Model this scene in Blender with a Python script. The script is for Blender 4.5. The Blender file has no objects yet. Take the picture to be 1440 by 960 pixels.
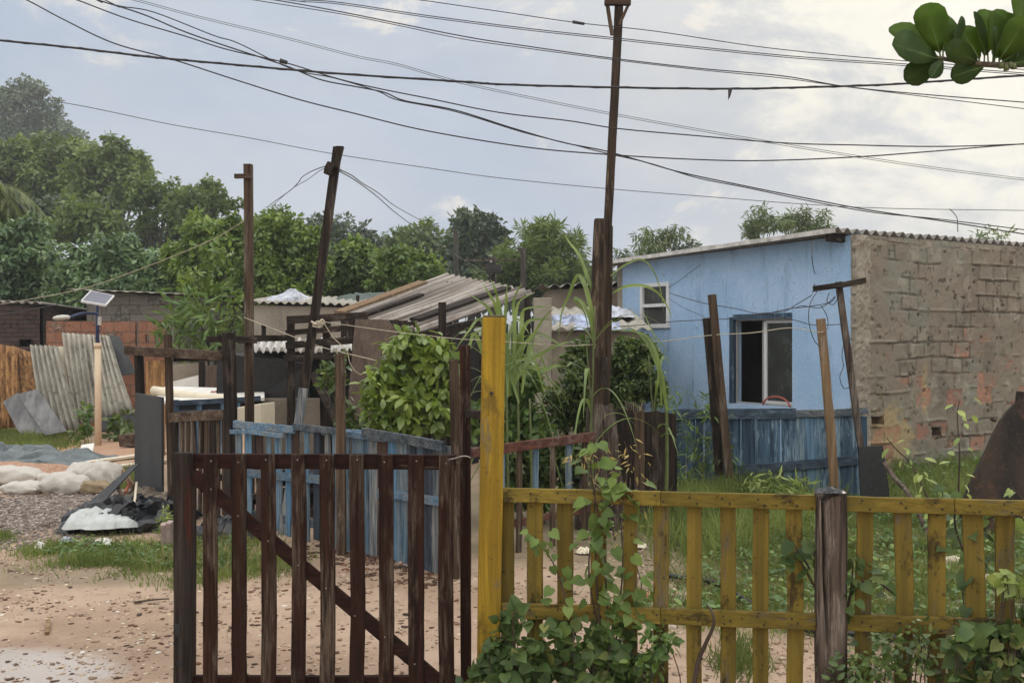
import bpy, math, random
import numpy as np
from mathutils import Vector, Matrix, noise as mnoise

SC = bpy.context.scene
COL = SC.collection
R = random.Random(11)
G = np.random.default_rng(11)
F, EYE = 1440.0, 1.6


def W(px, py, Y):
    """world point at depth Y (metres) seen in direction (px, py) of the photograph"""
    return Vector(((px - 720) / F * Y, Y, EYE - (py - 480) / F * Y))


def gz(x, y):
    """height of the uneven ground"""
    k = min(max((y - 5.0) / 3.0, 0), 1)
    z = .022 * (math.sin(1.3 * x + .5 * y) + math.sin(.9 * y - 1.1 * x + 1)) * k
    z += (.016 * mnoise.noise(Vector((x * 2.1, y * 2.1, 5))) + .009 * mnoise.noise(Vector((x * 5.5, y * 5.5, 8)))) * min(max((y - 3.5) / 2, 0), 1)
    if y > 60:
        z += (y - 60) * .02
    return z


def gd(px, py):
    p = W(px, py, EYE * F / (py - 480))
    p.z = gz(p.x, p.y)
    return p


def upright(x0, Y0, x1, Y1):
    """vertical plane standing at depth Y0 in direction x0 and depth Y1 in direction x1"""
    A, B = W(x0, 480, Y0), W(x1, 480, Y1)
    d = B - A
    n = Vector((d.y, -d.x, 0)).normalized()

    def f(px, py=480, off=0.0):
        k = (px - 720) / F
        t = (k * A.y - A.x) / (d.x - k * d.y)
        return W(px, py, A.y + t * d.y) + n * off
    f.d = d.normalized()
    f.n = n
    f.A = A
    return f


# ------------------------------------------------------------------ objects
BASE = {}


def tag(o, label=None, cat=None, group=None, kind=None):
    if label:
        o['label'] = label
    if cat:
        o['category'] = cat
    if group:
        o['group'] = group
    if kind:
        o['kind'] = kind
    return o


def thing(name, label, cat, base, group=None):
    o = bpy.data.objects.new(name, None)
    COL.objects.link(o)
    o.location = base
    o.empty_display_size = .1
    BASE[o.name] = Vector(base)
    return tag(o, label, cat, group)


def finish(name, me, mat, parent, base, bevel=0, solid=0, smooth=False):
    for m in (mat if isinstance(mat, (list, tuple)) else [mat]):
        me.materials.append(m)
    o = bpy.data.objects.new(name, me)
    COL.objects.link(o)
    if parent is not None:
        o.parent = parent
    else:
        o.location = base
    BASE[o.name] = Vector(base)
    if smooth:
        me.polygons.foreach_set('use_smooth', [True] * len(me.polygons))
    if solid:
        md = o.modifiers.new('Solidify', 'SOLIDIFY')
        md.thickness = solid
        md.offset = 0
    if bevel:
        md = o.modifiers.new('Bevel', 'BEVEL')
        md.width = bevel
        md.segments = 2
        md.limit_method = 'ANGLE'
        md.angle_limit = .7
    me.update()
    return o


class MB:
    def __init__(s):
        s.v, s.f = [], []

    def quad(s, a, b, c, d):
        n = len(s.v)
        s.v += [Vector(a), Vector(b), Vector(c), Vector(d)]
        s.f.append((n, n + 1, n + 2, n + 3))

    def bar(s, a, b, w, d, side=(1, 0, 0), seg=6, j=.002, taper=1.0, cut=0.0):
        """plank of width w (along side) and depth d from a to b, a little uneven"""
        a, b = Vector(a), Vector(b)
        ax = (b - a).normalized()
        sd = Vector(side)
        sd = (sd - ax * sd.dot(ax)).normalized()
        nn = ax.cross(sd)
        n0 = len(s.v)
        b1, b2, ph = R.gauss(0, j * 1.3), R.gauss(0, j), R.uniform(0, 6)
        for i in range(seg + 1):
            t = i / seg
            c = a.lerp(b, t)
            k = 1 + (taper - 1) * t
            o = (sd * b1 + nn * b2) * (math.sin(math.pi * t) + .25 * math.sin(7 * t + ph)) + sd * R.gauss(0, j * .12)
            for q, (u, v) in enumerate(((-.5, -.5), (.5, -.5), (.5, .5), (-.5, .5))):
                e = ax * (cut * u * w if i == seg else 0)
                s.v.append(c + o + sd * (u * w * k + R.gauss(0, j * .22)) + nn * (v * d * k + R.gauss(0, j * .2)) + e)
        for i in range(seg):
            for q in range(4):
                p, r = n0 + i * 4 + q, n0 + i * 4 + (q + 1) % 4
                s.f.append((p, r, r + 4, p + 4))
        s.f.append((n0 + 3, n0 + 2, n0 + 1, n0))
        e = n0 + seg * 4
        s.f.append((e, e + 1, e + 2, e + 3))
        return s

    def tube(s, pts, r0, r1=None, n=7):
        pts = [Vector(p) for p in pts]
        r1 = r0 if r1 is None else r1
        n0 = len(s.v)
        up = Vector((.31, .2, .93))
        for i, p in enumerate(pts):
            t = (pts[min(i + 1, len(pts) - 1)] - pts[max(i - 1, 0)]).normalized()
            x = t.cross(up)
            if x.length < .05:
                x = t.cross(Vector((1, 0, 0)))
            x.normalize()
            y = t.cross(x)
            r = r0 + (r1 - r0) * i / (len(pts) - 1)
            for q in range(n):
                a = 2 * math.pi * q / n
                s.v.append(p + x * (r * math.cos(a)) + y * (r * math.sin(a)))
        for i in range(len(pts) - 1):
            for q in range(n):
                p, r = n0 + i * n + q, n0 + i * n + (q + 1) % n
                s.f.append((p, r, r + n, p + n))
        s.f.append(tuple(n0 + q for q in range(n))[::-1])
        s.f.append(tuple(n0 + (len(pts) - 1) * n + q for q in range(n)))
        return s

    def ring(s, rings, cap=True):
        """skin over rings of equal length"""
        n0, n = len(s.v), len(rings[0])
        for r in rings:
            s.v += [Vector(p) for p in r]
        for i in range(len(rings) - 1):
            for q in range(n):
                p, r = n0 + i * n + q, n0 + i * n + (q + 1) % n
                s.f.append((p, r, r + n, p + n))
        if cap:
            s.f.append(tuple(n0 + q for q in range(n))[::-1])
            s.f.append(tuple(n0 + (len(rings) - 1) * n + q for q in range(n)))
        return s

    def grid(s, fn, nu, nv):
        n0 = len(s.v)
        for j in range(nv + 1):
            for i in range(nu + 1):
                s.v.append(Vector(fn(i / nu, j / nv)))
        for j in range(nv):
            for i in range(nu):
                p = n0 + j * (nu + 1) + i
                s.f.append((p, p + 1, p + nu + 2, p + nu + 1))
        return s

    def slab(s, pts, th):
        """flat polygon given an actual thickness"""
        pts = [Vector(p) for p in pts]
        nn = Vector((0, 0, 0))
        for i in range(len(pts)):
            nn += (pts[i] - pts[0]).cross(pts[(i + 1) % len(pts)] - pts[0])
        nn.normalize()
        n0, n = len(s.v), len(pts)
        s.v += [p + nn * (th / 2) for p in pts] + [p - nn * (th / 2) for p in pts]
        s.f.append(tuple(range(n0, n0 + n)))
        s.f.append(tuple(range(n0 + 2 * n - 1, n0 + n - 1, -1)))
        for i in range(n):
            k = (i + 1) % n
            s.f.append((n0 + i, n0 + n + i, n0 + n + k, n0 + k))
        return s

    def ribbon(s, pts, w, up=(0, 0, 1), fold=.15):
        """long tapering leaf"""
        pts = [Vector(p) for p in pts]
        n0, m = len(s.v), len(pts)
        for i, p in enumerate(pts):
            t = (pts[min(i + 1, m - 1)] - pts[max(i - 1, 0)]).normalized()
            x = t.cross(Vector(up))
            if x.length < .05:
                x = t.cross(Vector((0, 1, 0)))
            x.normalize()
            y = x.cross(t)
            u = i / (m - 1)
            k = w * .5 * (min(1, .45 + 2.2 * u) * (1 - u ** 2.2) + .02)
            s.v += [p - x * k + y * (k * fold), p - y * (k * fold), p + x * k + y * (k * fold)]
        for i in range(m - 1):
            p = n0 + i * 3
            s.f += [(p, p + 1, p + 4, p + 3), (p + 1, p + 2, p + 5, p + 4)]
        return s

    def build(s, name, mat, parent=None, base=None, **kw):
        if parent is not None:
            b = BASE[parent.name]
        elif base is not None:
            b = Vector(base)
        else:
            xs = [v.x for v in s.v]
            ys = [v.y for v in s.v]
            b = Vector(((min(xs) + max(xs)) / 2, (min(ys) + max(ys)) / 2, min(v.z for v in s.v)))
        me = bpy.data.meshes.new(name)
        me.from_pydata([tuple(v - b) for v in s.v], [], s.f)
        return finish(name, me, mat, parent, b, **kw)


def one(name, mb, mat, label, cat, group=None, **kw):
    return tag(mb.build(name, mat, **kw), label, cat, group)


def curve(pts, per=8):
    """Catmull-Rom through the points"""
    pts = [Vector(p) for p in pts]
    P = [pts[0] * 2 - pts[1]] + pts + [pts[-1] * 2 - pts[-2]]
    out = []
    for i in range(1, len(P) - 2):
        a, b, c, d = P[i - 1:i + 3]
        for k in range(per):
            t = k / per
            out.append(.5 * ((2 * b) + (c - a) * t + (2 * a - 5 * b + 4 * c - d) * t * t + (3 * b - a - 3 * c + d) * t ** 3))
    out.append(pts[-1])
    return out


def wall_mesh(A, d, L, ztop, th, holes=(), zb=-.1, cap=True, step=.6):
    """wall from A along d; front faces the viewer; holes are real openings with reveals"""
    n = Vector((d.y, -d.x, 0)).normalized()
    top = ztop if callable(ztop) else (lambda t: ztop)
    ts = {0.0, L}
    zs = {zb}
    k = step
    while k < L:
        ts.add(k)
        k += step
    for h in holes:
        ts |= {h[0], h[1]}
        zs |= {h[2], h[3]}
    ts, zs = sorted(ts), sorted(zs)
    m = MB()

    def P(t, z, o=0.0):
        p = A + d * t - n * o
        p.z = z
        return p
    for i in range(len(ts) - 1):
        for jj in range(len(zs)):
            t0, t1 = ts[i], ts[i + 1]
            last = jj == len(zs) - 1
            z0 = zs[jj]
            za, zc = (top(t0), top(t1)) if last else (zs[jj + 1], zs[jj + 1])
            tm, zm = (t0 + t1) / 2, (z0 + min(za, zc)) / 2
            if any(h[0] < tm < h[1] and h[2] < zm < h[3] for h in holes):
                continue
            m.quad(P(t0, z0), P(t1, z0), P(t1, zc), P(t0, za))
            m.quad(P(t1, z0, th), P(t0, z0, th), P(t0, za, th), P(t1, zc, th))
            if last:
                m.quad(P(t0, za), P(t1, zc), P(t1, zc, th), P(t0, za, th))
    for h in holes:
        a, b, c, e = h
        m.quad(P(a, c), P(b, c), P(b, c, th), P(a, c, th))
        m.quad(P(a, e, th), P(b, e, th), P(b, e), P(a, e))
        m.quad(P(a, c), P(a, c, th), P(a, e, th), P(a, e))
        m.quad(P(b, c, th), P(b, c), P(b, e), P(b, e, th))
    m.quad(P(0, zb, th), P(0, zb), P(0, top(0)), P(0, top(0), th))
    m.quad(P(L, zb), P(L, zb, th), P(L, top(L), th), P(L, top(L)))
    return m


def corrugated(a, b, c, d, n, amp, seg=8, nv=6, sag=0.0):
    """wavy sheet: waves counted along a>b (and d>c), ridges run a>d"""
    a, b, c, d = map(Vector, (a, b, c, d))
    nn = (b - a).cross(d - a).normalized()

    def fn(u, v):
        p = a.lerp(b, u).lerp(d.lerp(c, u), v)
        w = amp * math.sin(2 * math.pi * n * u)
        w += sag * math.sin(math.pi * v) + .3 * amp * mnoise.noise(p * 3)
        return p + nn * w
    return MB().grid(fn, int(n * seg), nv)


def crumple(ctr, ux, uy, h, rough, seed, nu=22, nv=16, sharp=1.0, lift=None):
    """thrown-down sheet: a bunched surface with folds"""
    ctr, ux, uy = Vector(ctr), Vector(ux), Vector(uy)

    def fn(u, v):
        x, y = u * 2 - 1, v * 2 - 1
        q = Vector((x * 2.2 + seed, y * 2.2 - seed * .7, seed))
        wob = 1 + .22 * mnoise.noise(Vector((math.atan2(y, x) * 1.5, seed, 3)))
        p = ctr + ux * (x * wob) + uy * (y * wob)
        e = max(0, 1 - max(abs(x), abs(y)) ** 2.4)
        z = h * e ** .7 * (.55 + .45 * mnoise.noise(q * .6))
        z += rough * (abs(mnoise.noise(q * 1.3)) + .5 * abs(mnoise.noise(q * 2.9))) * sharp * (.25 + e)
        p.x += rough * .6 * mnoise.noise(q * 2 + Vector((9, 0, 0)))
        p.y += rough * .6 * mnoise.noise(q * 2 + Vector((0, 9, 0)))
        if lift:
            z += lift(x, y)
        p.z = ctr.z + max(z, .004)
        return p
    return MB().grid(fn, nu, nv)


def sack(ctr, ang, lx, ly, lz, seed, pinch=.55, tilt=0.0):
    """stuffed woven sack with two gathered corners"""
    m = MB()
    ca, sa = math.cos(ang), math.sin(ang)
    rings = []
    for i in range(25):
        t = i / 24
        x = (t * 2 - 1)
        prof = (1 - abs(x) ** 3.2) ** .5
        ring = []
        for q in range(28):
            a = 2 * math.pi * q / 28
            c, s_ = math.cos(a), math.sin(a)
            c = math.copysign(abs(c) ** .75, c)
            s_ = math.copysign(abs(s_) ** .8, s_)
            yy = c * ly * .5 * max(prof, pinch + .2 * abs(x))
            zz = s_ * lz * .5 * (prof + .06)
            n_ = mnoise.noise(Vector((x * 2 + seed, c * 1.6, s_ * 1.6))) * .2 + mnoise.noise(Vector((x * 3 + seed, c * 4, s_ * 4))) * .09 - abs(mnoise.noise(Vector((x * 2.5 + seed, c * 6.5, s_ * 6.5)))) * .13 * (.3 + abs(x))
            yy *= 1 + n_
            zz *= 1 + n_ * 1.6
            xx = x * lx * .5 * (1 + .06 * mnoise.noise(Vector((c * 2, s_ * 2, seed))))
            ring.append((ctr[0] + xx * ca - yy * sa, ctr[1] + xx * sa + yy * ca, ctr[2] + max(zz + lz * .42 + xx * tilt, -.01)))
        rings.append(ring)
    return m.ring(rings)


# ------------------------------------------------------------------ leaves
def half(pts, mid):
    """leaf outline from one half; returns verts, tris"""
    v = [(x, 0, z) for x, z in mid]
    n = len(v)
    tri = []
    for s in (1, -1):
        k = len(v)
        v += [(x, s * y, z) for x, y, z in pts]
        loop = [0] + list(range(k, k + len(pts))) + [n - 1]
        c = list(range(n))
        i = j = 0
        while i < len(loop) - 1 or j < n - 1:
            if j >= n - 1 or (i < len(loop) - 1 and v[loop[i + 1]][0] <= v[c[j + 1]][0]):
                t = (loop[i], loop[i + 1], c[j])
                i += 1
            else:
                t = (loop[i], c[j + 1], c[j])
                j += 1
            if len(set(t)) == 3:
                tri.append(t if s > 0 else t[::-1])
    return np.array(v, float), np.array(tri, int)


SHAPES = {
    'quad': (np.array([(0, 0, 0), (.5, .3, .07), (1, 0, -.06), (.5, -.3, .07)], float), np.array([(0, 2, 1), (0, 3, 2)])),
    'long': (np.array([(0, 0, 0), (.45, .1, .02), (1, 0, -.12), (.45, -.1, .02)], float), np.array([(0, 2, 1), (0, 3, 2)])),
    'blade': (np.array([(0, -.5, 0), (0, .5, 0), (.55, .38, .06), (.55, -.38, .06), (1, 0, .28)], float), np.array([(0, 1, 2), (0, 2, 3), (3, 2, 4)])),
    'oval': half([(.2, .17, .04), (.5, .25, .05), (.8, .16, .0)], [(0, 0), (.35, -.01), (.7, -.03), (1, -.13)]),
    'heart': half([(-.12, .2, .02), (.02, .4, .05), (.3, .46, .07), (.62, .3, .03), (.85, .12, -.03)], [(0, 0), (.35, -.02), (.7, -.05), (1.0, -.14)]),
    'paddle': half([(.08, .07, .0), (.22, .16, .03), (.42, .27, .05), (.62, .34, .05), (.8, .33, .03), (.92, .24, -.01), (.985, .1, -.04)], [(0, 0), (.25, -.01), (.5, -.02), (.75, -.04), (1.0, -.07)]),
}


def unit(a):
    return a / np.maximum(np.linalg.norm(a, axis=1, keepdims=True), 1e-9)


def leaves(name, P, T, N, S, shape, mat, parent=None, base=None, wid=1.0):
    v0, tri = SHAPES[shape]
    T = unit(T)
    B = unit(np.cross(N, T))
    N = np.cross(T, B)
    S = np.asarray(S).reshape(-1, 1, 1)
    Wd = np.asarray(wid).reshape(-1, 1, 1) if np.ndim(wid) else wid
    V = P[:, None, :] + S * (v0[None, :, 0:1] * T[:, None, :] + Wd * v0[None, :, 1:2] * B[:, None, :] + v0[None, :, 2:3] * N[:, None, :])
    n, k = len(P), len(v0)
    b = np.array(BASE[parent.name]) if parent is not None else np.array(base if base is not None else P.mean(0))
    V = V.reshape(-1, 3) - b
    I = (tri[None] + (np.arange(n) * k)[:, None, None]).reshape(-1)
    me = bpy.data.meshes.new(name)
    me.vertices.add(len(V))
    me.vertices.foreach_set('co', V.ravel().astype(np.float32))
    me.loops.add(len(I))
    me.loops.foreach_set('vertex_index', I.astype(np.int32))
    np_ = len(I) // 3
    me.polygons.add(np_)
    me.polygons.foreach_set('loop_start', (np.arange(np_) * 3).astype(np.int32))
    me.update(calc_edges=True)
    return finish(name, me, mat, parent, Vector(b), smooth=shape in ('heart', 'oval', 'paddle'))


def rnd_unit(n):
    return unit(G.normal(size=(n, 3)))


def foliage(lobes, Y, ls, lai=3.0, depth=.9, cl=.24, droop=.3, shell=.6, up=.45, cap=60000, fill=.45, core=.35, grow=1.08):
    """leaf placements for a crown given as lobes (px, py, rx, ry): clumps spread through real volumes"""
    Ps, Ts, Ns, Ss, C = [], [], [], [], []
    for (px, py, rx, ry, *yy) in lobes:
        y = yy[0] if yy else Y + R.uniform(-.4, .4) * depth * rx * Y / F
        c = np.array(W(px, py, y))
        r = np.array((rx, rx * depth, ry)) * y / F * grow
        n = int(min(cap, lai * math.pi * r[0] * r[2] / (.3 * ls * ls)))
        rc = cl * (r[0] * r[2]) ** .5
        nc = max(10, int(1.15 / cl ** 2))
        dc = rnd_unit(nc)
        cc = c + dc * r * (shell + (1 - shell) * G.random((nc, 1)) ** .6) * .95
        cs = rc * (.6 + .8 * G.random(nc))
        C.append((c, cc))
        w = cs ** 2
        k = G.choice(nc, n, p=w / w.sum())
        d = rnd_unit(n)
        d[:, 2] = d[:, 2] * .8 + .12
        p = cc[k] + d * (cs[k] * (fill + (1 - fill) * G.random(n) ** .5))[:, None]
        nn = d * .7 + dc[k] * .35 + G.normal(size=(n, 3)) * .42
        nn[:, 2] += up
        t = d + G.normal(size=(n, 3)) * .6
        t[:, 2] -= droop
        Ps.append(p)
        Ts.append(t)
        Ns.append(unit(nn))
        Ss.append(ls * (.5 + .95 * G.random(n)))
        m = int(n * core)
        if m:
            d = rnd_unit(m)
            Ps.append(c + d * r * (.72 * G.random((m, 1)) ** .4))
            Ts.append(G.normal(size=(m, 3)))
            Ns.append(rnd_unit(m) + np.array((0, -.3, .3)))
            Ss.append(ls * (.9 + .7 * G.random(m)))
    return np.concatenate(Ps), np.concatenate(Ts), np.concatenate(Ns), np.concatenate(Ss), C


def crown(name, lobes, Y, ls, mat, parent, shape='quad', **kw):
    P, T, N, S, C = foliage(lobes, Y, ls, **kw)
    ok = P[:, 2] > .02
    return leaves(name, P[ok], T[ok], N[ok], S[ok], shape, mat, parent), C


def trunk(C, base, r, mat, parent, lean=0.0, name='trunk', limbs=5):
    """tapered trunk with limbs that reach into the crown's clumps"""
    base = Vector(base)
    m = MB()
    cen = Vector(tuple(np.mean([c for c, _ in C], axis=0)))
    fork = base.lerp(cen, .62)
    fork.x += lean
    pts = curve([base - Vector((0, 0, .1)), base.lerp(fork, .5) + Vector((R.gauss(0, r), R.gauss(0, r), 0)), fork], 5)
    m.tube(pts, r, r * .62, 8)
    for c, cc in C:
        for _ in range(limbs):
            e = Vector(tuple(cc[R.randrange(len(cc))]))
            s = base.lerp(fork, R.uniform(.6, 1))
            mid = s.lerp(e, .5) + Vector((R.gauss(0, r), R.gauss(0, r), r * R.uniform(0, 2)))
            m.tube(curve([s, mid, e], 4), r * .3, r * .06, 5)
    return m.build(name, mat, parent, smooth=True)


def tree(name, label, Y, lobes, ls, mat, bark, r=.15, shape='quad', bx=None, cat='tree', group=None, limbs=3, **kw):
    px = bx if bx is not None else sum(l[0] for l in lobes) / len(lobes)
    b = W(px, 480, Y)
    b.z = gz(b.x, b.y)
    t = thing(name, label, cat, b, group)
    _, C = crown('crown' if cat == 'tree' else 'foliage', lobes, Y, ls, mat, t, shape, **kw)
    trunk(C, b, r, bark, t, name='trunk' if cat == 'tree' else 'stem', limbs=limbs)
    return t
# ------------------------------------------------------------------ materials
class M:
    """tiny node-tree writer"""

    def __init__(s, name):
        s.m = bpy.data.materials.new(name)
        s.m.use_nodes = True
        s.t = s.m.node_tree
        s.t.nodes.clear()
        s.out = s.t.nodes.new('ShaderNodeOutputMaterial')
        s.pos = s.n('NewGeometry').outputs['Position']

    def n(s, ty, **kw):
        nd = s.t.nodes.new('ShaderNode' + ty)
        for k, v in kw.items():
            if hasattr(nd, k) and k not in nd.inputs:
                setattr(nd, k, v)
            else:
                s.set(nd.inputs[k], v)
        return nd

    def set(s, i, v):
        if isinstance(v, bpy.types.NodeSocket):
            s.t.links.new(v, i)
        else:
            if isinstance(v, (tuple, list)) and len(v) == 3 and i.type == 'RGBA':
                v = tuple(v) + (1,)
            i.default_value = v

    def scl(s, v, vec=None):
        nd = s.n('VectorMath', operation='MULTIPLY')
        s.set(nd.inputs[0], vec if vec is not None else s.pos)
        nd.inputs[1].default_value = v
        return nd.outputs[0]

    def noise(s, scale, detail=4, rough=.55, vec=None, stretch=None, dist=0):
        v = vec if vec is not None else s.pos
        if stretch:
            v = s.scl(stretch, v)
        return s.n('TexNoise', Vector=v, Scale=scale, Detail=detail, Roughness=rough, Distortion=dist).outputs['Fac']

    def rng(s, v, a, b, c=0.0, d=1.0, smooth=True):
        nd = s.n('MapRange')
        nd.clamp = True
        if smooth:
            nd.interpolation_type = 'SMOOTHSTEP'
        for i, x in enumerate((v, a, b, c, d)):
            s.set(nd.inputs[i], x)
        return nd.outputs[0]

    def math(s, op, a, b=0.0):
        nd = s.n('Math', operation=op)
        s.set(nd.inputs[0], a)
        s.set(nd.inputs[1], b)
        return nd.outputs[0]

    def mix(s, f, a, b, blend='MIX'):
        nd = s.n('Mix', data_type='RGBA', blend_type=blend)
        s.set(nd.inputs[0], f)
        s.set(nd.inputs[6], a)
        s.set(nd.inputs[7], b)
        return nd.outputs[2]

    def bump(s, h, strength=.4, dist=.01, prev=None):
        nd = s.n('Bump', Strength=strength, Distance=dist, Height=h)
        if prev is not None:
            s.set(nd.inputs['Normal'], prev)
        return nd.outputs[0]

    def var(s, col, amt=.2, hue=0.0):
        """each object of the kind a little lighter or darker than the next"""
        r = s.n('ObjectInfo').outputs['Random']
        h = s.n('HueSaturation', Color=col, Value=s.rng(r, 0, 1, 1 - amt, 1 + amt, False))
        return h.outputs[0]

    def done(s, col, rough=.8, normal=None, metal=0.0, spec=.3):
        p = s.n('BsdfPrincipled', **{'Base Color': col, 'Roughness': rough, 'Metallic': metal, 'Specular IOR Level': spec})
        if normal is not None:
            s.set(p.inputs['Normal'], normal)
        s.t.links.new(p.outputs[0], s.out.inputs[0])
        return s.m


AX = {'X': (1.2, 26, 26), 'Z': (26, 26, 1.2), 'Y': (26, 1.2, 26)}


def wood(name, base, dark, wear, wamt=.3, axis='Z', rough=.78, var=.2, grime=0.0, dirt=(.05, .045, .035)):
    s = M(name)
    grain = s.noise(1.0, 6, .65, stretch=AX[axis], dist=.6)
    fine = s.noise(4.0, 3, .6, stretch=AX[axis])
    a, b, c = AX[axis]
    w1 = s.noise(1.0, 6, .7, stretch=tuple(x * .28 + 1.5 for x in (a, b, c)))
    col = s.mix(s.rng(grain, .35, .68), dark, base)
    wm = s.math('MULTIPLY', s.rng(w1, .62 - wamt * .35, .7 - wamt * .25), s.rng(fine, .3, .6))
    wc = s.mix(s.rng(fine, .35, .7), tuple(x * .55 for x in wear), wear)
    col = s.mix(wm, col, wc)
    if grime:
        g = s.noise(7.0, 8, .75, stretch=(1, 1, .45) if axis == 'Z' else (.5, 1, 1))
        col = s.mix(s.math('MULTIPLY', s.rng(g, .54, .64), grime), col, dirt)
        g2 = s.noise(1.6, 3, .6)
        col = s.mix(s.math('MULTIPLY', s.rng(g2, .45, .7), grime * .35), col, dirt)
        sp = s.noise(42, 3, .6)
        col = s.mix(s.math('MULTIPLY', s.rng(sp, .62, .7), grime * .8), col, dirt)
    col = s.var(col, var)
    h = s.math('ADD', s.math('MULTIPLY', grain, 1.0), s.math('MULTIPLY', wm, -.35))
    return s.done(col, rough, s.bump(h, 1.0, .008), spec=.1)


def plaster(name, c1, c2, stain, amt=.4, rough=.9, scale=1.0, streak=.4, bumpy=.3, var=0):
    s = M(name)
    a = s.noise(1.3 * scale, 8, .65)
    col = s.mix(s.rng(a, .35, .65), c1, c2)
    b = s.noise(2.2 * scale, 8, .72, stretch=(2.2, 2.2, .35))
    col = s.mix(s.math('MULTIPLY', s.rng(b, .52, .72), streak), col, stain)
    c = s.noise(14 * scale, 5, .7)
    col = s.mix(s.math('MULTIPLY', s.rng(c, .6, .72), amt), col, stain)
    dr = s.noise(1.0, 6, .7, stretch=(16, 16, .9))
    col = s.mix(s.math('MULTIPLY', s.math('MULTIPLY', s.rng(dr, .58, .7), s.rng(s.noise(.9, 3), .45, .6)), streak * 1.3), col, stain)
    d = s.noise(60 * scale, 2, .6)
    col = s.mix(s.math('MULTIPLY', s.rng(d, .63, .67), amt * .8), col, tuple(min(1, x * 1.5 + .05) for x in c2))
    if var:
        col = s.var(col, var)
    return s.done(col, rough, s.bump(s.math('ADD', a, s.math('MULTIPLY', c, .25)), bumpy, .03))


def bricks(name, d, col1, col2, mortar, smear, smear_amt=.5, bw=.3, bh=.2, low=None, yellow=None, ms=.008):
    """brickwork laid along the wall direction d, partly hidden under wiped-off mortar"""
    s = M(name)
    u = s.n('VectorMath', operation='DOT_PRODUCT')
    s.set(u.inputs[0], s.pos)
    u.inputs[1].default_value = tuple(d)
    sep = s.n('SeparateXYZ', Vector=s.pos)
    wob = s.noise(1.6, 3)
    x = s.math('ADD', u.outputs['Value'], s.math('MULTIPLY', s.noise(5, 2), .02))
    z = s.math('ADD', sep.outputs['Z'], s.math('MULTIPLY', wob, .05))
    v = s.n('CombineXYZ', X=x, Y=z).outputs[0]
    b = s.n('TexBrick', Vector=v, Color1=col1, Color2=col2, Mortar=mortar, Scale=1.0)
    b.inputs['Mortar Size'].default_value = ms
    b.inputs['Mortar Smooth'].default_value = .35
    b.inputs['Bias'].default_value = 0
    b.inputs['Brick Width'].default_value = bw
    b.inputs['Row Height'].default_value = bh
    fac = b.outputs['Fac']
    f2 = s.noise(38, 4, .7)
    bc = s.mix(s.rng(f2, .4, .7, 0, .6), b.outputs['Color'], tuple(x * .45 + .02 for x in col1))
    bc = s.mix(s.rng(s.noise(9, 6, .7), .5, .68, 0, .7), bc, smear)
    n1 = s.noise(1.5, 8, .68)
    n2 = s.noise(6.0, 7, .72)
    cover = s.math('ADD', s.math('MULTIPLY', n1, .62), s.math('MULTIPLY', n2, .38))
    if low:
        cover = s.math('ADD', cover, s.rng(sep.outputs['Z'], low[0], low[1], -.09, .09))
    rb_ = s.n('TexBrick', Vector=v, Color1=(0, 0, 0), Color2=(1, 1, 1), Mortar=(.5, .5, .5), Scale=1.0)
    rb_.inputs['Mortar Size'].default_value = 0
    rb_.inputs['Brick Width'].default_value = bw
    rb_.inputs['Row Height'].default_value = bh
    cover = s.math('ADD', cover, s.math('MULTIPLY', s.math('SUBTRACT', s.n('SeparateColor', Color=rb_.outputs['Color']).outputs[0], .42), -.13))
    m = s.rng(cover, .56 - smear_amt * .18, .62 - smear_amt * .12)
    n3 = s.noise(3.0, 8, .7)
    sm = s.mix(s.rng(n3, .36, .64), tuple(x * .5 for x in smear), smear)
    sm = s.mix(s.math('MULTIPLY', s.rng(f2, .5, .66), .5), sm, tuple(min(1, x * 1.35) for x in smear))
    joint = s.math('MULTIPLY', s.rng(fac, .2, .8), s.rng(s.noise(3.7, 7, .7), .52, .57, .0, 1.0))
    sm = s.mix(joint, sm, tuple(x * .25 for x in smear))
    blk = s.rng(s.noise(13.0, 8, .8), .55, .64, 0, .75)
    sm = s.mix(blk, sm, tuple(x * .4 for x in smear))
    pal = s.rng(s.noise(17.0, 8, .8), .54, .66, 0, .6)
    sm = s.mix(pal, sm, tuple(min(1, x * 1.45) for x in smear))
    grn = s.rng(s.noise(1.1, 4, .6), .5, .62, 0, .5)
    sm = s.mix(grn, sm, (smear[0] * .86, smear[1] * 1.0, smear[2] * 1.0))
    col = s.mix(s.math('MULTIPLY', m, .94), bc, sm)
    if yellow:
        dd = s.n('VectorMath', operation='DISTANCE')
        s.set(dd.inputs[0], s.pos)
        dd.inputs[1].default_value = yellow[0]
        q = s.math('ADD', dd.outputs['Value'], s.math('MULTIPLY', s.math('SUBTRACT', n2, .5), 1.1))
        col = s.mix(s.rng(q, yellow[1], yellow[1] * .35, 0, .7), col, yellow[2])
    h = s.math('ADD', s.math('MULTIPLY', fac, -.5), s.math('ADD', s.math('MULTIPLY', m, .35), s.math('MULTIPLY', n2, .6)))
    nb = s.bump(h, 1.0, .05)
    nb = s.bump(s.math('ADD', f2, s.math('MULTIPLY', s.noise(16, 6, .75), 1.2)), .7, .018, nb)
    return s.done(col, .93, nb, spec=.15)


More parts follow.
